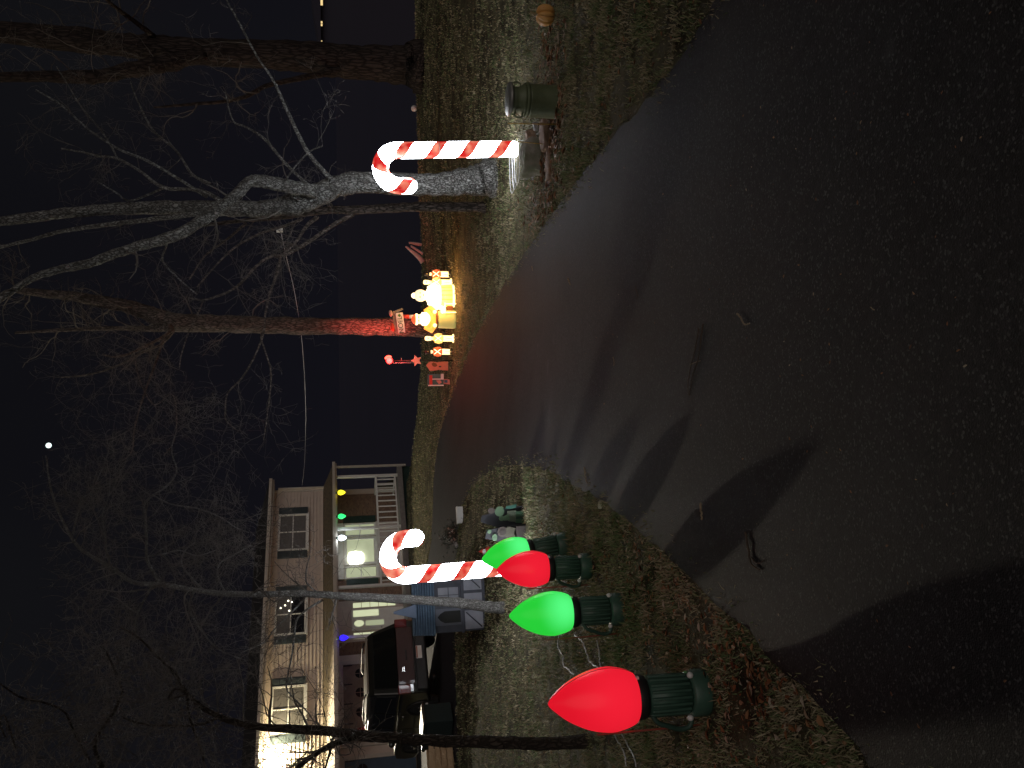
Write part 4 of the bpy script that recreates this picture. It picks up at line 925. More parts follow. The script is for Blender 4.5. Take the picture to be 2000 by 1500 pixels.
# seated white haired lady
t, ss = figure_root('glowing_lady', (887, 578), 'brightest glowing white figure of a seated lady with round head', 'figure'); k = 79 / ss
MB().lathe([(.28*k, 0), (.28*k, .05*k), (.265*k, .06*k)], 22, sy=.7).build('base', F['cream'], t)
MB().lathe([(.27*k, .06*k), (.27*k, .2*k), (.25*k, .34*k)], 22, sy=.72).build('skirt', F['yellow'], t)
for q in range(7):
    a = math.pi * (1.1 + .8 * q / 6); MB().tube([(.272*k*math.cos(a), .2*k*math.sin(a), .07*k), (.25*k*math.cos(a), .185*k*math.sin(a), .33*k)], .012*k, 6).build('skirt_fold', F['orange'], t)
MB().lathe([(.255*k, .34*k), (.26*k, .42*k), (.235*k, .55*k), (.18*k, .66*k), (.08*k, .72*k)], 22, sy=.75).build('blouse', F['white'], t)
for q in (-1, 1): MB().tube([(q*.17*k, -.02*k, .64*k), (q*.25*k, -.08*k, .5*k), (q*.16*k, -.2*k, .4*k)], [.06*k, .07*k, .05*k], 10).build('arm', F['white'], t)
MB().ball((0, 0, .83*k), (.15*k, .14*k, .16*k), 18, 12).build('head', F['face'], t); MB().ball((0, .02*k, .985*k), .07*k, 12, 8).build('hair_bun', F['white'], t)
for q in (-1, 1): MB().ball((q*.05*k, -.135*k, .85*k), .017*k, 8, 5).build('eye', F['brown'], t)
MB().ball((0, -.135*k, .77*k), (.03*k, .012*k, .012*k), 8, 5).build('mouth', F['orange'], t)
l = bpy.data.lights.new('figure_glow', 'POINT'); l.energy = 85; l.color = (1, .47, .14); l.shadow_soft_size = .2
o = bpy.data.objects.new('figure_glow', l); COL.objects.link(o); o.location = (t.location[0], t.location[1] - .75, t.location[2] + .55)
# bearded man in a red cap with green sack
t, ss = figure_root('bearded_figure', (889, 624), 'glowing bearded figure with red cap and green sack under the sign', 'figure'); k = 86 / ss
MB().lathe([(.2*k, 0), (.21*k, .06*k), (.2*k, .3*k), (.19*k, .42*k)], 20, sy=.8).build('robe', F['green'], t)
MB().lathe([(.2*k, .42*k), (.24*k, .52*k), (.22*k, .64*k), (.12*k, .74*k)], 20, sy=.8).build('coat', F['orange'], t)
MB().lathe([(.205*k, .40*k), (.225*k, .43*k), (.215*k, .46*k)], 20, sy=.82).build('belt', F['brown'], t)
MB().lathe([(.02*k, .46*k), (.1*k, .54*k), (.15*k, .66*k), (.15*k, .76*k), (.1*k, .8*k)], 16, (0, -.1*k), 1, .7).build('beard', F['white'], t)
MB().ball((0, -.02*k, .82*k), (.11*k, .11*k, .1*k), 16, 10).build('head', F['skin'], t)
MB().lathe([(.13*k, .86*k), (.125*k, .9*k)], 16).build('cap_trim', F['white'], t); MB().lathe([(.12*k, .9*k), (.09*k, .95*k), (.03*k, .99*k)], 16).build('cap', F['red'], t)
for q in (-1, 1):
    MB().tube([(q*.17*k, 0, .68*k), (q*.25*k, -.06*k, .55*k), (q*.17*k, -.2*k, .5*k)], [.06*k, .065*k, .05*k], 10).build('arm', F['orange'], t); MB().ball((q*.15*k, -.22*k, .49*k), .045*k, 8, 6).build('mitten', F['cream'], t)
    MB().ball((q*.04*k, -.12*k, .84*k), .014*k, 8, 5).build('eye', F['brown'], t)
# small glowing elf at a toy bench between the two
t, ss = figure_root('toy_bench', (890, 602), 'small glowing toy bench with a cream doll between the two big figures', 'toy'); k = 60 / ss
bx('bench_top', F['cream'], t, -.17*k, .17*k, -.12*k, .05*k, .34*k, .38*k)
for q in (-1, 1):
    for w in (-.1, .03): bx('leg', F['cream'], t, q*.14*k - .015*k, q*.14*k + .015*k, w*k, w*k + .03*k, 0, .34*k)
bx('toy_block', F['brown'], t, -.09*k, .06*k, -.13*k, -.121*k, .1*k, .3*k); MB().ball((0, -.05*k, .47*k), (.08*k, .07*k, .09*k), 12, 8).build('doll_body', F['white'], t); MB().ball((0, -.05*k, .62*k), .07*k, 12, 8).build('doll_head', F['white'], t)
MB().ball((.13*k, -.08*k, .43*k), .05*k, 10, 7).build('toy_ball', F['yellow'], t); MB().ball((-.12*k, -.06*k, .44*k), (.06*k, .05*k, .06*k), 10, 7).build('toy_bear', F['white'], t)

# sign on a striped pole
g = G(888, 616); g = g + np.array([0, .5, 0]); g[2] = tz(g[0], g[1]); Ys = g[1]; ss = depth_s(g)
t = empty('sign', g, 0, 'white sign reading NOEL on a red and white pole', 'sign')
topz = float(PY(787, 616, Ys)[2] - g[2]); cx = float(PY(780, 616, Ys)[0] - g[0]); zc = float(PY(781, 616, Ys)[2] - g[2])
for q in range(8):
    MB().tube([(0, 0, topz * q / 8), (0, 0, topz * (q + 1) / 8 - .002)], .055, 12).build('pole_band', F['redpaint'] if q % 2 else M['white_plastic'], t)
sb = MB().box(-.29, .29, -.07, -.03, zc - .1, zc + .1).build('board', M['white_plastic'], t); sb.rotation_euler = (0, R(-7), 0); sb.location = (0, 0, 0)
M['ink'] = mat('sign_ink', (.03, .08, .05), None, 1, .6)
def lettering(txt, size, parent, loc, mt, name='lettering'):
    cu = bpy.data.curves.new(name, 'FONT'); cu.body = txt; cu.size = size; cu.align_x = 'CENTER'; cu.align_y = 'CENTER'; cu.extrude = .002
    o = bpy.data.objects.new(name, cu); me = bpy.data.meshes.new_from_object(o); o2 = bpy.data.objects.new(name, me); COL.objects.link(o2); o2.parent = parent; me.materials.append(mt)
    o2.location = loc; o2.rotation_euler = (R(90), 0, 0); bpy.data.objects.remove(o); return o2
lettering('NOEL', .19, sb, (-.06, -.073, zc), M['ink'])
MB().prism([(.16, zc), (.21, zc + .05), (.27, zc + .01), (.21, zc - .04)], -.08, -.071).build('holly_leaf', mat('holly_green', (.06, .2, .03), None, 1, .5), sb)
MB().prism([(-.3, zc + .1), (.3, zc + .1), (.36, zc - .13), (.42, zc - .1), (.34, zc + .2), (-.3, zc + .17)], -.03, .0).build('roof_trim', mat('grey_wood', (.2, .17, .15), (.28, .24, .2), 9, .8), sb)
MB().ball((-.1, -.04, zc + .24), (.12, .06, .06), 12, 8).build('cap_shape', F['redpaint'], sb); MB().ball((.3, -.04, zc + .24), (.1, .06, .05), 12, 8).build('bow', mat('pink_bow', (.6, .35, .3), None, 1, .6), sb)

# red floodlight on its pole
g = G(884, 704); Yl = g[1]; t = empty('red_floodlight', g, 0, 'glowing red floodlight on a thin pole left of the figures', 'floodlight')
zt = float(PY(760, 707, Yl)[2] - g[2]); zst = float(PY(813, 700, Yl)[2] - g[2])
MB().tube([(0, 0, -.1), (0, 0, zt - .12)], .016, 8).build('pole', M['dark_metal'], t); MB().tube([(-.06, .03, zst), (-.06, .03, zt - .05)], .008, 6).build('flex', M['cord_white'], t)
MB().tube([(0, 0, zt - .35), (.09, 0, zt - .35)], .01, 6).build('bracket', M['metal'], t)
lh = MB().lathe([(.05, -.1), (.08, -.02), (.10, .09), (.105, .1)], 18).build('lamp_head', M['black_plastic'], t); lh.location = (0, 0, zt); lh.rotation_euler = (R(75), 0, R(60))
MB().lathe([(.1, .101), (.085, .13), (.03, .148), (.005, .15)], 18).build('lens', em('red_lens', (1, .05, .03), 9, (.6, .02, .02)), lh)
MB().lathe([(.03, .0), (.07, .02), (.10, .05), (.105, .055)], 24).build('reflector', em('red_reflector', (1, .012, .025), .4, (.5, .01, .01)), t).matrix_local = Matrix.Translation((0, -.06, zt)) @ Matrix.Rotation(R(90), 4, 'X')
MB().ball((0, -.13, zt), (.085, .06, .085), 16, 10).build('lit_bulb', em('red_lamp_glow', (1, .045, .04), 7, (.7, .1, .1)), t)
star = [(.17 * (1 if q % 2 == 0 else .5) * math.cos(math.pi * q / 5 + 1.57), zst + .17 * (1 if q % 2 == 0 else .5) * math.sin(math.pi * q / 5 + 1.57)) for q in range(10)]
MB().prism(star, -.05, -.02).build('star', mat('tan_star', (.5, .42, .32), (.58, .5, .4), 8, .7), t)
lp_ = np.array([g[0] + .32, g[1] - .12, g[2] + zt]); spot('red_floodlight_beam', lp_, (1.95, 25.0, .3), 650, (1, .10, .07), 80, .9, .08)
l = bpy.data.lights.new('red_floodlight_spill', 'POINT'); l.energy = 75; l.color = (1, .06, .05); l.shadow_soft_size = .1
o = bpy.data.objects.new('red_floodlight_spill', l); COL.objects.link(o); o.location = tuple(np.array([g[0], g[1] - .45, g[2] + zt]))

# painted boards left of the pole
def board(name, px, label, cat): return figure_root(name, px, label, cat)
t, ss = board('painted_board', (876, 715), 'salmon red painted cutout board left of the lamp pole', 'cutout'); k = 44 / ss
MB().prism([(-.2*k, .02*k), (.2*k, .02*k), (.2*k, .3*k), (.17*k, .5*k), (.2*k, .7*k), (.19*k, .86*k), (.04*k, 1.0*k), (-.1*k, .9*k), (-.2*k, .84*k), (-.19*k, .6*k), (-.16*k, .45*k)], -.02, .02).build('panel', mat('salmon_paint', (.62, .2, .14), (.7, .26, .18), 6, .7), t)
MB().prism([(.02*k, .5*k), (.12*k, .55*k), (.17*k, .68*k), (.1*k, .76*k), (.0*k, .7*k), (-.04*k, .6*k)], -.028, -.021).build('dark_patch', F['brown'], t); MB().ball((-.02*k, -.025, .38*k), (.03*k, .008, .06*k), 10, 6).build('dark_patch', F['black'], t)
for q in (-1, 1): MB().tube([(q*.15*k, .03, -.1), (q*.15*k, .03, .3*k)], .008, 6).build('stake', M['metal'], t)
t, ss = board('painted_board', (880, 742), 'teal and red painted house shaped cutout, leftmost of the far row', 'cutout'); k = 46 / ss
bx('panel', mat('teal_paint', (.05, .12, .12), (.07, .16, .15), 5, .7), t, -.26*k, .26*k, -.02, .02, .3*k, .98*k)
bx('red_bar', F['redpaint'], t, -.2*k, .2*k, -.032, -.021, .78*k, .9*k); bx('white_bar', M['white_paint'], t, -.25*k, -.2*k, -.032, -.021, .3*k, .96*k); bx('white_bar', M['white_paint'], t, .02*k, .06*k, -.03, -.021, .4*k, .78*k)
MB().prism([(-.18*k, .5*k), (-.02*k, .62*k), (.0*k, .45*k), (-.1*k, .38*k)], -.034, -.021).build('painted_flower', mat('pink_paint', (.6, .25, .2), None, 5, .7), t)
bx('white_block', M['white_plastic'], t, .02*k, .26*k, -.05, -.035, .3*k, .42*k); MB().prism([(-.2*k, .03*k), (.02*k, .05*k), (.04*k, .28*k), (-.16*k, .3*k)], -.04, .0).build('pink_foot', mat('coral_paint', (.62, .22, .17), None, 5, .7), t); bx('blue_patch', mat('blue_paint', (.05, .12, .2), None, 5, .6), t, -.12*k, .0, -.052, -.041, .14*k, .28*k)

# pale weathered log behind the lawn crest, white ball
g = PY(826, 500, 29.0); t = empty('pale_stump', (g[0], g[1], tz(g[0], g[1])), 0, 'pale weathered stump at the lawn crest right of the soldiers', 'stump')
M['pale_wood'] = mat('weathered_wood', (.3, .27, .25), (.42, .39, .37), 6, .85, .6, 20, stretch=(1, 1, .3))
for nm, pp, w in [('trunk', [(826, 512), (818, 502), (806, 492), (792, 481)], (11, 9, 7, 3)), ('root', [(824, 478), (812, 476), (798, 474)], (6, 6, 4)), ('root', [(826, 496), (814, 488), (802, 480)], (6, 5, 4))]:
    q = np.array([PY(*p, 29.0) for p in pp]) - np.array(t.location); c = spline(np.c_[q, [x / 2 / 54 for x in w]], 16); MB().tube(c[:, :3], c[:, 3], 10).build(nm, M['pale_wood'], t)
g = PY(815, 212, 29.5); o = MB().ball((0, 0, 0), .11, 16, 10).build('garden_ball', M['white_plastic']); o.location = (g[0], g[1], tz(g[0], g[1]) + .1); tag(o, 'pale grey ball far off at the lawn crest', 'ball')

# ------------------------------------------------------------------ playhouse
g = G(948, 1170); ss = depth_s(g); t = empty('playhouse', g, .25, 'dark wooden toy house with blue roof behind the thin grey tree', 'playhouse')
u = 1 / ss; Wd, Hd = 110 * u, 140 * u
M['ph_wall'] = mat('navy_boards', (.035, .04, .055), (.05, .055, .075), 6, .6); M['ph_roof'] = mat('blue_shingle', (.055, .1, .16), (.08, .135, .2), 14, .6, .5, 40); M['ph_pale'] = mat('pale_panel', (.2, .21, .25), (.27, .28, .32), 6, .6)
x0, x1 = -.52 * Wd, .52 * Wd
bx('wall', M['ph_wall'], t, x0, x1, 0, .8, 0, Hd * .73, bevel=.01)
MB().add([(x0-.03,-.12,Hd*.72),(x1+.03,-.12,Hd*.72),(x1+.03,.4,Hd),(x0-.03,.4,Hd),(x1+.03,.92,Hd*.72),(x0-.03,.92,Hd*.72)], [(0,1,2,3),(3,2,4,5),(0,3,5),(1,4,2),(0,5,4,1)]).build('roof', M['ph_roof'], t)
for q in range(9):
    z = Hd*.72 + (Hd*.28)*(q/9); y = -.12 + .52*q/9; bx('shingle_row', M['ph_roof'], t, x0-.028, x1+.028, y-.02, y+.05, z+.004, z+.03)
MB().prism([(-.13+x0+.42, Hd*.96), (x0+.42+.13, Hd*.96), (x0+.42+.02, Hd*1.26), (x0+.42-.02, Hd*1.26)], .2, .42).build('spire', mat('pale_blue_paint', (.12, .17, .26), (.15, .2, .3), 8, .6), t)
for c in (-.33, .33):
    lo = bx('lower_panel', M['ph_pale'], t, c*Wd-.17, c*Wd+.17, -.025, -.004, Hd*.05, Hd*.30); MB().tube([(c*Wd-.14, -.035, Hd*.07), (c*Wd+.14, -.035, Hd*.28)], .012, 6).build('brace', M['ph_wall'], lo)
bx('lower_panel', M['ph_pale'], t, -.1*Wd, .12*Wd, -.025, -.004, Hd*.05, Hd*.30)
wv = bx('window', M['ph_pale'], t, -.02*Wd, .24*Wd, -.03, -.004, Hd*.38, Hd*.66)
bx('muntin', M['ph_wall'], wv, .105*Wd, .115*Wd, -.04, -.031, Hd*.38, Hd*.66); bx('muntin', M['ph_wall'], wv, -.02*Wd, .24*Wd, -.039, -.0315, Hd*.515, Hd*.525)
arch = [(-.36*Wd, Hd*.36), (-.16*Wd, Hd*.36), (-.16*Wd, Hd*.58), (-.2*Wd, Hd*.64), (-.26*Wd, Hd*.68), (-.32*Wd, Hd*.64), (-.36*Wd, Hd*.58)]
MB().prism(arch, -.03, -.004).build('arched_window', M['glass_dark'], t); bx('window_surround', mat('slate_paint', (.1, .11, .14), None, 4, .6), t, -.4*Wd, -.12*Wd, -.018, -.0035, Hd*.33, Hd*.70)
bx('shelf', M['ph_wall'], t, x0-.02, x1+.02, -.06, -.004, Hd*.315, Hd*.35); bx('lamp_bar', M['ph_wall'], t, .3*Wd, .5*Wd, -.05, -.004, Hd*.42, Hd*.45)

# ------------------------------------------------------------------ plywood cutouts behind the far green bulb, and small things by the drive
t, ss = figure_root('plywood_cutout', (1022, 1012), 'painted plywood cutout of a caroller tinted as lit green, holding a gift box', 'cutout'); k = 1 / ss
C_ = {n: mat(n, tuple(q * .26 for q in c), None, 5, .7) for n, c in [('green_lit_paint', (.2, .38, .2)), ('mint_paint', (.08, .34, .25)), ('gift_green', (.1, .26, .13)), ('gift_stripe', (.02, .1, .06)), ('navy_board', (.02, .022, .035)), ('tan_paint', (.17, .13, .11)), ('olive_paint', (.16, .15, .09)), ('dark_brown_paint', (.07, .045, .035)), ('green_lit_cream', (.24, .3, .2))]}  # paints darkened for shade and greened for the bulb's light on the boards
def disc(cx, cz, rx, rz_, n=18): return [(cx + rx * math.cos(2 * math.pi * q / n), cz + rz_ * math.sin(2 * math.pi * q / n)) for q in range(n)]
MB().prism([(-22*k, -5*k), (24*k, -5*k), (22*k, 35*k), (8*k, 82*k), (-4*k, 84*k), (-20*k, 40*k)], .0, .03).build('back_board', C_['navy_board'], t)
bx('gift_box', C_['gift_green'], t, -8*k, 15*k, -.05, -.005, 0, 16*k, bevel=.004); bx('ribbon', C_['gift_stripe'], t, 0, 5*k, -.056, -.051, 0, 16*k)
MB().prism([(-6*k, 14*k), (17*k, 15*k), (16*k, 32*k), (4*k, 34*k), (-4*k, 30*k)], -.04, -.01).build('jacket', C_['green_lit_cream'], t)
MB().prism(disc(16*k, 48*k, 10*k, 9*k), -.045, -.01).build('head', C_['green_lit_paint'], t); MB().prism(disc(2*k, 44*k, 5*k, 5*k, 12), -.04, -.01).build('mitten', C_['green_lit_paint'], t)
MB().prism(disc(18*k, 64*k, 6*k, 7*k, 12), -.04, -.01).build('hat', C_['tan_paint'], t); MB().prism([(22*k, 16*k), (29*k, 14*k), (27*k, 24*k), (26*k, 34*k), (21*k, 36*k), (20*k, 26*k)], -.05, -.012).build('scarf', C_['mint_paint'], t)
MB().prism([(-2*k, 28*k), (10*k, 30*k), (6*k, 42*k), (-2*k, 40*k)], -.05, -.041).build('songbook', C_['green_lit_paint'], t)
t, ss = figure_root('plywood_cutout', (1026, 1040), 'painted plywood cutout of an olive caroller partly behind the far green bulb', 'cutout'); k = 1 / ss
MB().prism([(-20*k, -4*k), (16*k, -4*k), (15*k, 30*k), (8*k, 76*k), (-8*k, 80*k), (-18*k, 40*k)], .0, .03).build('back_board', C_['navy_board'], t)
MB().prism([(-14*k, 0), (14*k, 0), (14*k, 18*k), (2*k, 24*k), (-14*k, 18*k)], -.04, -.005).build('skirt', C_['dark_brown_paint'], t); MB().prism([(-12*k, 18*k), (10*k, 20*k), (14*k, 36*k), (2*k, 46*k), (-10*k, 36*k)], -.04, -.005).build('jacket', C_['olive_paint'], t)
MB().prism(disc(4*k, 46*k, 10*k, 10*k), -.035, -.004).build('bonnet', C_['tan_paint'], t); MB().prism(disc(4*k, 46*k, 6*k, 7*k), -.045, -.036).build('face', C_['dark_brown_paint'], t); MB().prism(disc(-6*k, 62*k, 7*k, 5*k), -.04, -.01).build('hat', C_['green_lit_paint'], t); MB().prism(disc(6*k, 72*k, 4*k, 4*k, 12), -.04, -.01).build('pompom', C_['green_lit_paint'], t)
# tiny gnome, white box, planter, timbers
t, ss = figure_root('garden_gnome', (958, 1076), 'small red and white garden gnome right of the left candy cane', 'gnome'); k = 20 / ss
MB().lathe([(.4*k, 0), (.45*k, .2*k), (.3*k, .5*k)], 14).build('body', F['redpaint'], t); MB().ball((0, -.1*k, .62*k), .24*k, 12, 8).build('head', M['white_plastic'], t); MB().lathe([(.27*k, .72*k), (.15*k, .95*k), (.02*k, 1.2*k)], 12).build('hat', F['redpaint'], t)
g = G(904, 1006); t = empty('utility_box', g, .3, 'low white box at the far tip of the left lawn', 'box'); k = 1 / depth_s(g)
bx('cabinet', M['white_plastic'], t, -.2, .2, -.08, .08, 0, .13, bevel=.012); bx('lid', M['white_paint'], t, -.21, .21, -.09, .09, .132, .155, bevel=.008)
g = G(897, 1044); t = empty('shrub', g, 0, 'dark leafy low shrub beside the white box', 'shrub')
n = 420; pp = rng.normal(0, 1, (n, 3)) * np.array([.16, .14, .12]) + np.array([0, 0, .2]); a = rng.normal(0, 1, (n, 3)); a /= np.linalg.norm(a, axis=1)[:, None]; b = np.cross(a, rng.normal(0, 1, (n, 3))); b /= np.linalg.norm(b, axis=1)[:, None]
vv = np.stack([pp - a * .035, pp + b * .016, pp + a * .035, pp - b * .016], 1).reshape(-1, 3); ff = [(i * 4, i * 4 + 1, i * 4 + 2, i * 4 + 3) for i in range(n)]
MB().add(vv, ff).build('foliage', mat('dark_leaf', (.02, .025, .02), (.05, .055, .04), 9, .6), t)
for q in range(4): MB().tube([(0, 0, -.02), tuple(rng.normal(0, .08, 2)) + (.3,)], .007, 5).build('stem', M['stick'], t)
for i, (p0, p1) in enumerate([((882, 1032), (890, 1062)), ((889, 1036), (897, 1066))]):
    a, b = G(*p0) + np.array([0, 0, .06]), G(*p1) + np.array([0, 0, .06]); o = MB().tube([a, b], .05, 4, smooth=False).build('edging_timber', M['pale_wood']); tag(o, ['pale edging timber lying beyond the far drive corner', 'pale edging timber lying nearest the shrub'][i], 'timber')

# ------------------------------------------------------------------ parked car
wp = G(857, 1368); fw = np.array([-HN[0], -HN[1], 0]); lf = np.array([-fw[1], fw[0], 0])
org = wp - (-1.45 * fw + .80 * lf); org[2] = tz(org[0], org[1])
car = empty('parked_car', org, math.atan2(fw[1], fw[0]), 'dark sport utility vehicle parked facing the garage, rear towards us', 'car')
M['car'] = mat('dark_pewter_paint', (.022, .022, .018), (.026, .026, .02), 2, .32, metal=.4, coat=.5); M['car_glass'] = mat('tinted_glass', (.008, .009, .008), None, 1, .05, spec=.7); M['car_red'] = mat('dark_red_panel', (.05, .02, .017), (.058, .023, .02), 2, .5, coat=.1)
M['tyre'] = mat('tyre_rubber', (.014, .014, .014), None, 9, .85); M['chrome'] = mat('wheel_alloy', (.5, .5, .48), None, 1, .25, metal=1); M['tail'] = mat('tail_lamp', (.16, .008, .008), None, 1, .3, coat=.2); M['lit_car_roof'] = mat('floodlit_roof_paint', (.3, .28, .22), (.34, .31, .25), 2, .35, metal=.3, coat=.5)
prof = [(-2.5, .42), (-2.52, .75), (-2.5, 1.05), (2.0, 1.02), (2.42, .95), (2.52, .7), (2.48, .4), (2.0, .3), (-2.1, .32)]
MB().prism(prof, -.95, .95).build('body', M['car'], car, bevel=.05)
gh = [(-2.44, 1.06), (-2.2, 1.68), (-2.05, 1.80), (.35, 1.80), (.55, 1.76), (1.25, 1.08)]
def taper(poly_, y0, y1, k_): # greenhouse leaning inwards
    zmin = 1.05; v = []; n = len(poly_)
    for s_, yy in ((-1, y0), (1, y1)):
        for x, z in poly_: v.append((x, yy - s_ * k_ * (z - zmin), z))
    f = [tuple(range(n)), tuple(range(2 * n - 1, n - 1, -1))] + [(i, i + n, (i + 1) % n + n, (i + 1) % n) for i in range(n)]
    return MB().add(v, f)
taper(gh, -.93, .93, .2).build('cabin', M['car'], car, bevel=.04)
bx('roof', M['lit_car_roof'], car, -2.12, .5, -.72, .72, 1.795, 1.845, bevel=.03)  # paler than the body: the floodlight's brightness is put into the roof colour
for s_ in (-1, 1):
    rr = MB().tube([(-1.9, s_*.66, 1.87), (-1.6, s_*.66, 1.91), (-.2, s_*.66, 1.91), (.1, s_*.66, 1.87)], .02, 8).build('roof_rail', M['dark_metal'], car)
    def sw(poly_, nm):
        v = [(x, s_ * (.936 - .2 * (z - 1.05)), z) for x, z in poly_] + [(x, s_ * (.946 - .2 * (z - 1.05)), z) for x, z in poly_]; n = len(poly_)
        MB().add(v, [tuple(range(n)), tuple(range(2 * n - 1, n - 1, -1))] + [(i, i + n, (i + 1) % n + n, (i + 1) % n) for i in range(n)]).build(nm, M['car_glass'], car)
    sw([(-2.28, 1.16), (-2.12, 1.62), (-1.12, 1.66), (-1.12, 1.14)], 'side_window'); sw([(-1.04, 1.14), (-1.04, 1.66), (-.12, 1.68), (-.12, 1.13)], 'side_window'); sw([(-.04, 1.13), (-.04, 1.68), (.42, 1.66), (.98, 1.12)], 'side_window')
    for (d0, d1) in ((-1.05, -.1), (-.06, 1.0)):
        d_ = bx('door', M['car'], car, d0, d1, s_*.952 if s_ > 0 else -.962, .962 if s_ > 0 else -.952, .45, 1.04); MB().box(d0 + .08, d0 + .26, min(s_*.963, s_*.985), max(s_*.963, s_*.985), .92, .95).build('handle', M['chrome'], d_)
    bx('side_trim', M['dark_metal'], car, -1.06, 1.02, min(s_*.966, s_*.978), max(s_*.966, s_*.978), .58, .64); bx('running_board', M['dark_metal'], car, -1.0, 1.0, min(s_*.9, s_*1.02), max(s_*.9, s_*1.02), .3, .36)
    bx('tail_light', M['tail'], car, -2.545, -2.46, min(s_*.74, s_*.955), max(s_*.74, s_*.955), .82, 1.12, bevel=.02); bx('head_light', M['white_plastic'], car, 2.4, 2.5, min(s_*.6, s_*.9), max(s_*.6, s_*.9), .72, .88, bevel=.02)
    MB().ball((.85, s_ * 1.02, 1.14), (.08, .1, .09), 12, 8).build('mirror', M['car'], car)
    for xw in (-1.45, 1.5):
        w = empty('wheel'); w.parent = car; w.location = (xw, s_ * .86, .385); w.rotation_euler = (R(90), 0, 0)
        MB().lathe([(.26, -.12), (.36, -.12), (.385, -.07), (.385, .07), (.36, .12), (.26, .12)], 32).build('tyre', M['tyre'], w)
        MB().lathe([(.05, -.1), (.255, -.1), (.262, .0), (.262, .1), (.22, .105), (.2, .06), (.06, .05)], 28).build('rim', M['dark_metal'], w)
        sd = -s_ * .108
        for q in range(6):
            a = q * math.pi / 3; MB().tube([(.05*math.cos(a), .05*math.sin(a), sd), (.24*math.cos(a), .24*math.sin(a), sd)], [.03, .022], 6).build('spoke', M['chrome'], w)
        MB().lathe([(.06, sd - .01), (.065, sd), (.03, sd + .012)], 12).build('hub_cap', M['chrome'], w)
        arch_ = [(xw + .47 * math.cos(q * math.pi / 14), s_ * .955, .385 + .47 * math.sin(q * math.pi / 14)) for q in range(15)]
        MB().tube(arch_, .035, 8).build('wheel_arch', M['dark_metal'], car)
        MB().lathe([(.44, -.004), (.44, .004)], 30).build('wheel_well', M['tyre'], car).matrix_local = Matrix.Translation((xw, s_ * .952, .40)) @ Matrix.Rotation(R(90), 4, 'X')
v = [(-2.455, y, 1.12) for y in (-.78, .78)] + [(-2.26, y, 1.66) for y in (.68, -.68)]; v += [(x - .02, y, z + .006) for x, y, z in v]
MB().add(v, [(0, 1, 2, 3), (7, 6, 5, 4), (0, 4, 5, 1), (1, 5, 6, 2), (2, 6, 7, 3), (3, 7, 4, 0)]).build('rear_window', M['car_glass'], car)
tg = bx('tailgate', M['car_red'], car, -2.54, -2.5, -.73, .73, .70, 1.10, bevel=.01); MB().box(-2.56, -2.541, -.12, .12, .86, .9).build('handle', M['dark_metal'], tg); MB().box(-2.552, -2.541, .3, .42, .93, 1.0).build('emblem', M['chrome'], tg)
bx('bumper', M['black_plastic'], car, -2.66, -2.5, -.92, .92, .40, .66, bevel=.04); pl = bx('licence_plate', M['white_paint'], car, -2.675, -2.662, -.16, .16, .5, .64); MB().box(-2.679, -2.676, -.15, .15, .605, .635).build('plate_band', mat('plate_red', (.4, .12, .06), None, 1, .5), pl)
v = [(.62, -.74, 1.72), (.62, .74, 1.72), (1.3, .84, 1.12), (1.3, -.84, 1.12)]; v += [(x + .015, y, z + .015) for x, y, z in v]
MB().add(v, [(0, 1, 2, 3), (7, 6, 5, 4), (0, 4, 5, 1), (1, 5, 6, 2), (2, 6, 7, 3), (3, 7, 4, 0)]).build('windscreen', M['car_glass'], car)
MB().tube([(-2.2, .62, .22), (-2.62, .62, .24)], .035, 10).build('exhaust', M['dark_metal'], car)

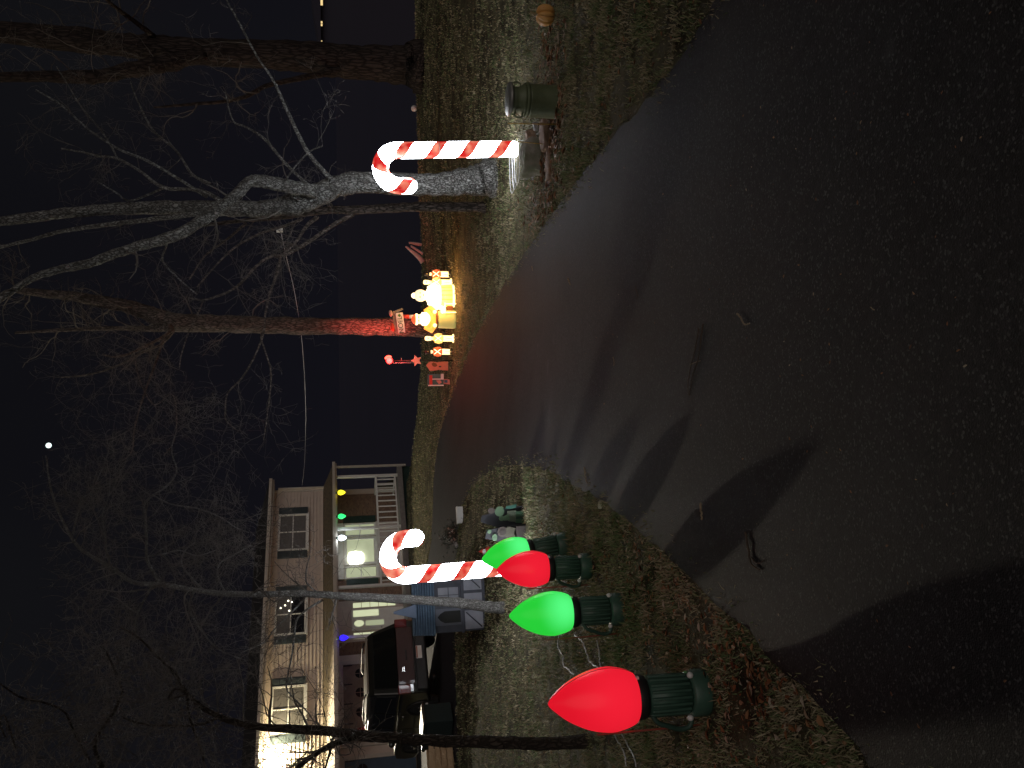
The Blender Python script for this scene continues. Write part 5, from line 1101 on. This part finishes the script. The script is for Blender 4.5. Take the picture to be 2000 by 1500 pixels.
# low dark green bin and brown crate in front of the car
g = G(884, 1412); ss = depth_s(g); t = empty('storage_bin', g, math.atan2(fw[1], fw[0]) + .35, 'dark green storage chest standing in front of the parked car side', 'chest')
bx('chest', mat('dark_teal_plastic', (.005, .014, .013), (.006, .016, .015), 4, .9), t, -.4, .5, -.25, .25, .04, .92 * 60 / ss, bevel=.02); bx('lid', mat('teal_lid', (.006, .016, .015), None, 4, .45), t, -.43, .53, -.28, .28, .922 * 60 / ss, 1.02 * 60 / ss, bevel=.02)
MB().tube([(-.38, -.262, .3), (.1, -.262, .3)], .012, 6).build('red_strip', M['rust_rod'], t); bx('tag', M['white_plastic'], t, -.42, -.36, -.27, -.251, .55, .6)
g = G(886, 1488); t = empty('wooden_crate', g, .7, 'brown slatted wooden crate at the left picture edge beside the car', 'crate')
M['crate'] = mat('brown_plank', (.3, .19, .1), (.38, .25, .14), 8, .8, .3, 30)
for q in range(4): bx('slat', M['crate'], t, -.45, .45, -.3, -.28, .06 + q*.13, .17 + q*.13); bx('slat', M['crate'], t, -.45, .45, .28, .3, .06 + q*.13, .17 + q*.13)
for q in (-1, 1):
    bx('corner_post', M['crate'], t, q*.43-.03, q*.43+.03, -.279, -.22, 0, .6); bx('corner_post', M['crate'], t, q*.43-.03, q*.43+.03, .22, .279, 0, .6)
bx('crate_floor', M['crate'], t, -.45, .45, -.275, .275, .03, .055)

# ------------------------------------------------------------------ far house with lit windows, the moon
g = PY(640, 40, 70.0); fh = empty('distant_house', (g[0], g[1], -9), -.2, 'distant dark house with small lit windows at the right picture edge', 'house')
M['far_wall'] = mat('dark_far_wall', (.05, .05, .075), None, 3, .9); M['far_glow'] = mat('far_window_light', (.8, .7, .4), None, 1, .6, emit=(1, .72, .32), es=1.0)
bx('wall', M['far_wall'], fh, -2.4, 6, 0, 8, 0, 11.4); MB().prism([(-2.7, 11.4), (6.3, 11.4), (1.8, 12.2)], -.4, 8.4).build('roof', M['far_wall'], fh)
for (y_, x_, w_, h_) in [(2, 625, .95, .45), (46, 625, .42, .4), (78, 626, .1, .28)]:
    p = PY(x_, y_, 70.0) - np.array([g[0], g[1], -9]); f_ = MB().box(p[0]-w_/2-.08, p[0]+w_/2+.08, -.10, -.02, p[2]-h_/2-.08, p[2]+h_/2+.08).build('window', M['far_wall'], fh)
    n_ = 2 if w_ > .3 else 1
    for q in range(n_): MB().box(p[0]-w_/2 + q*w_/n_ + .02, p[0]-w_/2 + (q+1)*w_/n_ - .02, -.13, -.101, p[2]-h_/2, p[2]+h_/2).build('pane', M['far_glow'], f_)
mp_ = P(95, 870, FPX / 900.0); o = MB().ball((0, 0, 0), 2.9, 24, 16).build('moon', em('moonlight_surface', (.8, .95, .92), 1.6)); o.location = tuple(mp_); tag(o, 'small bright moon between the bare branches', 'moon')
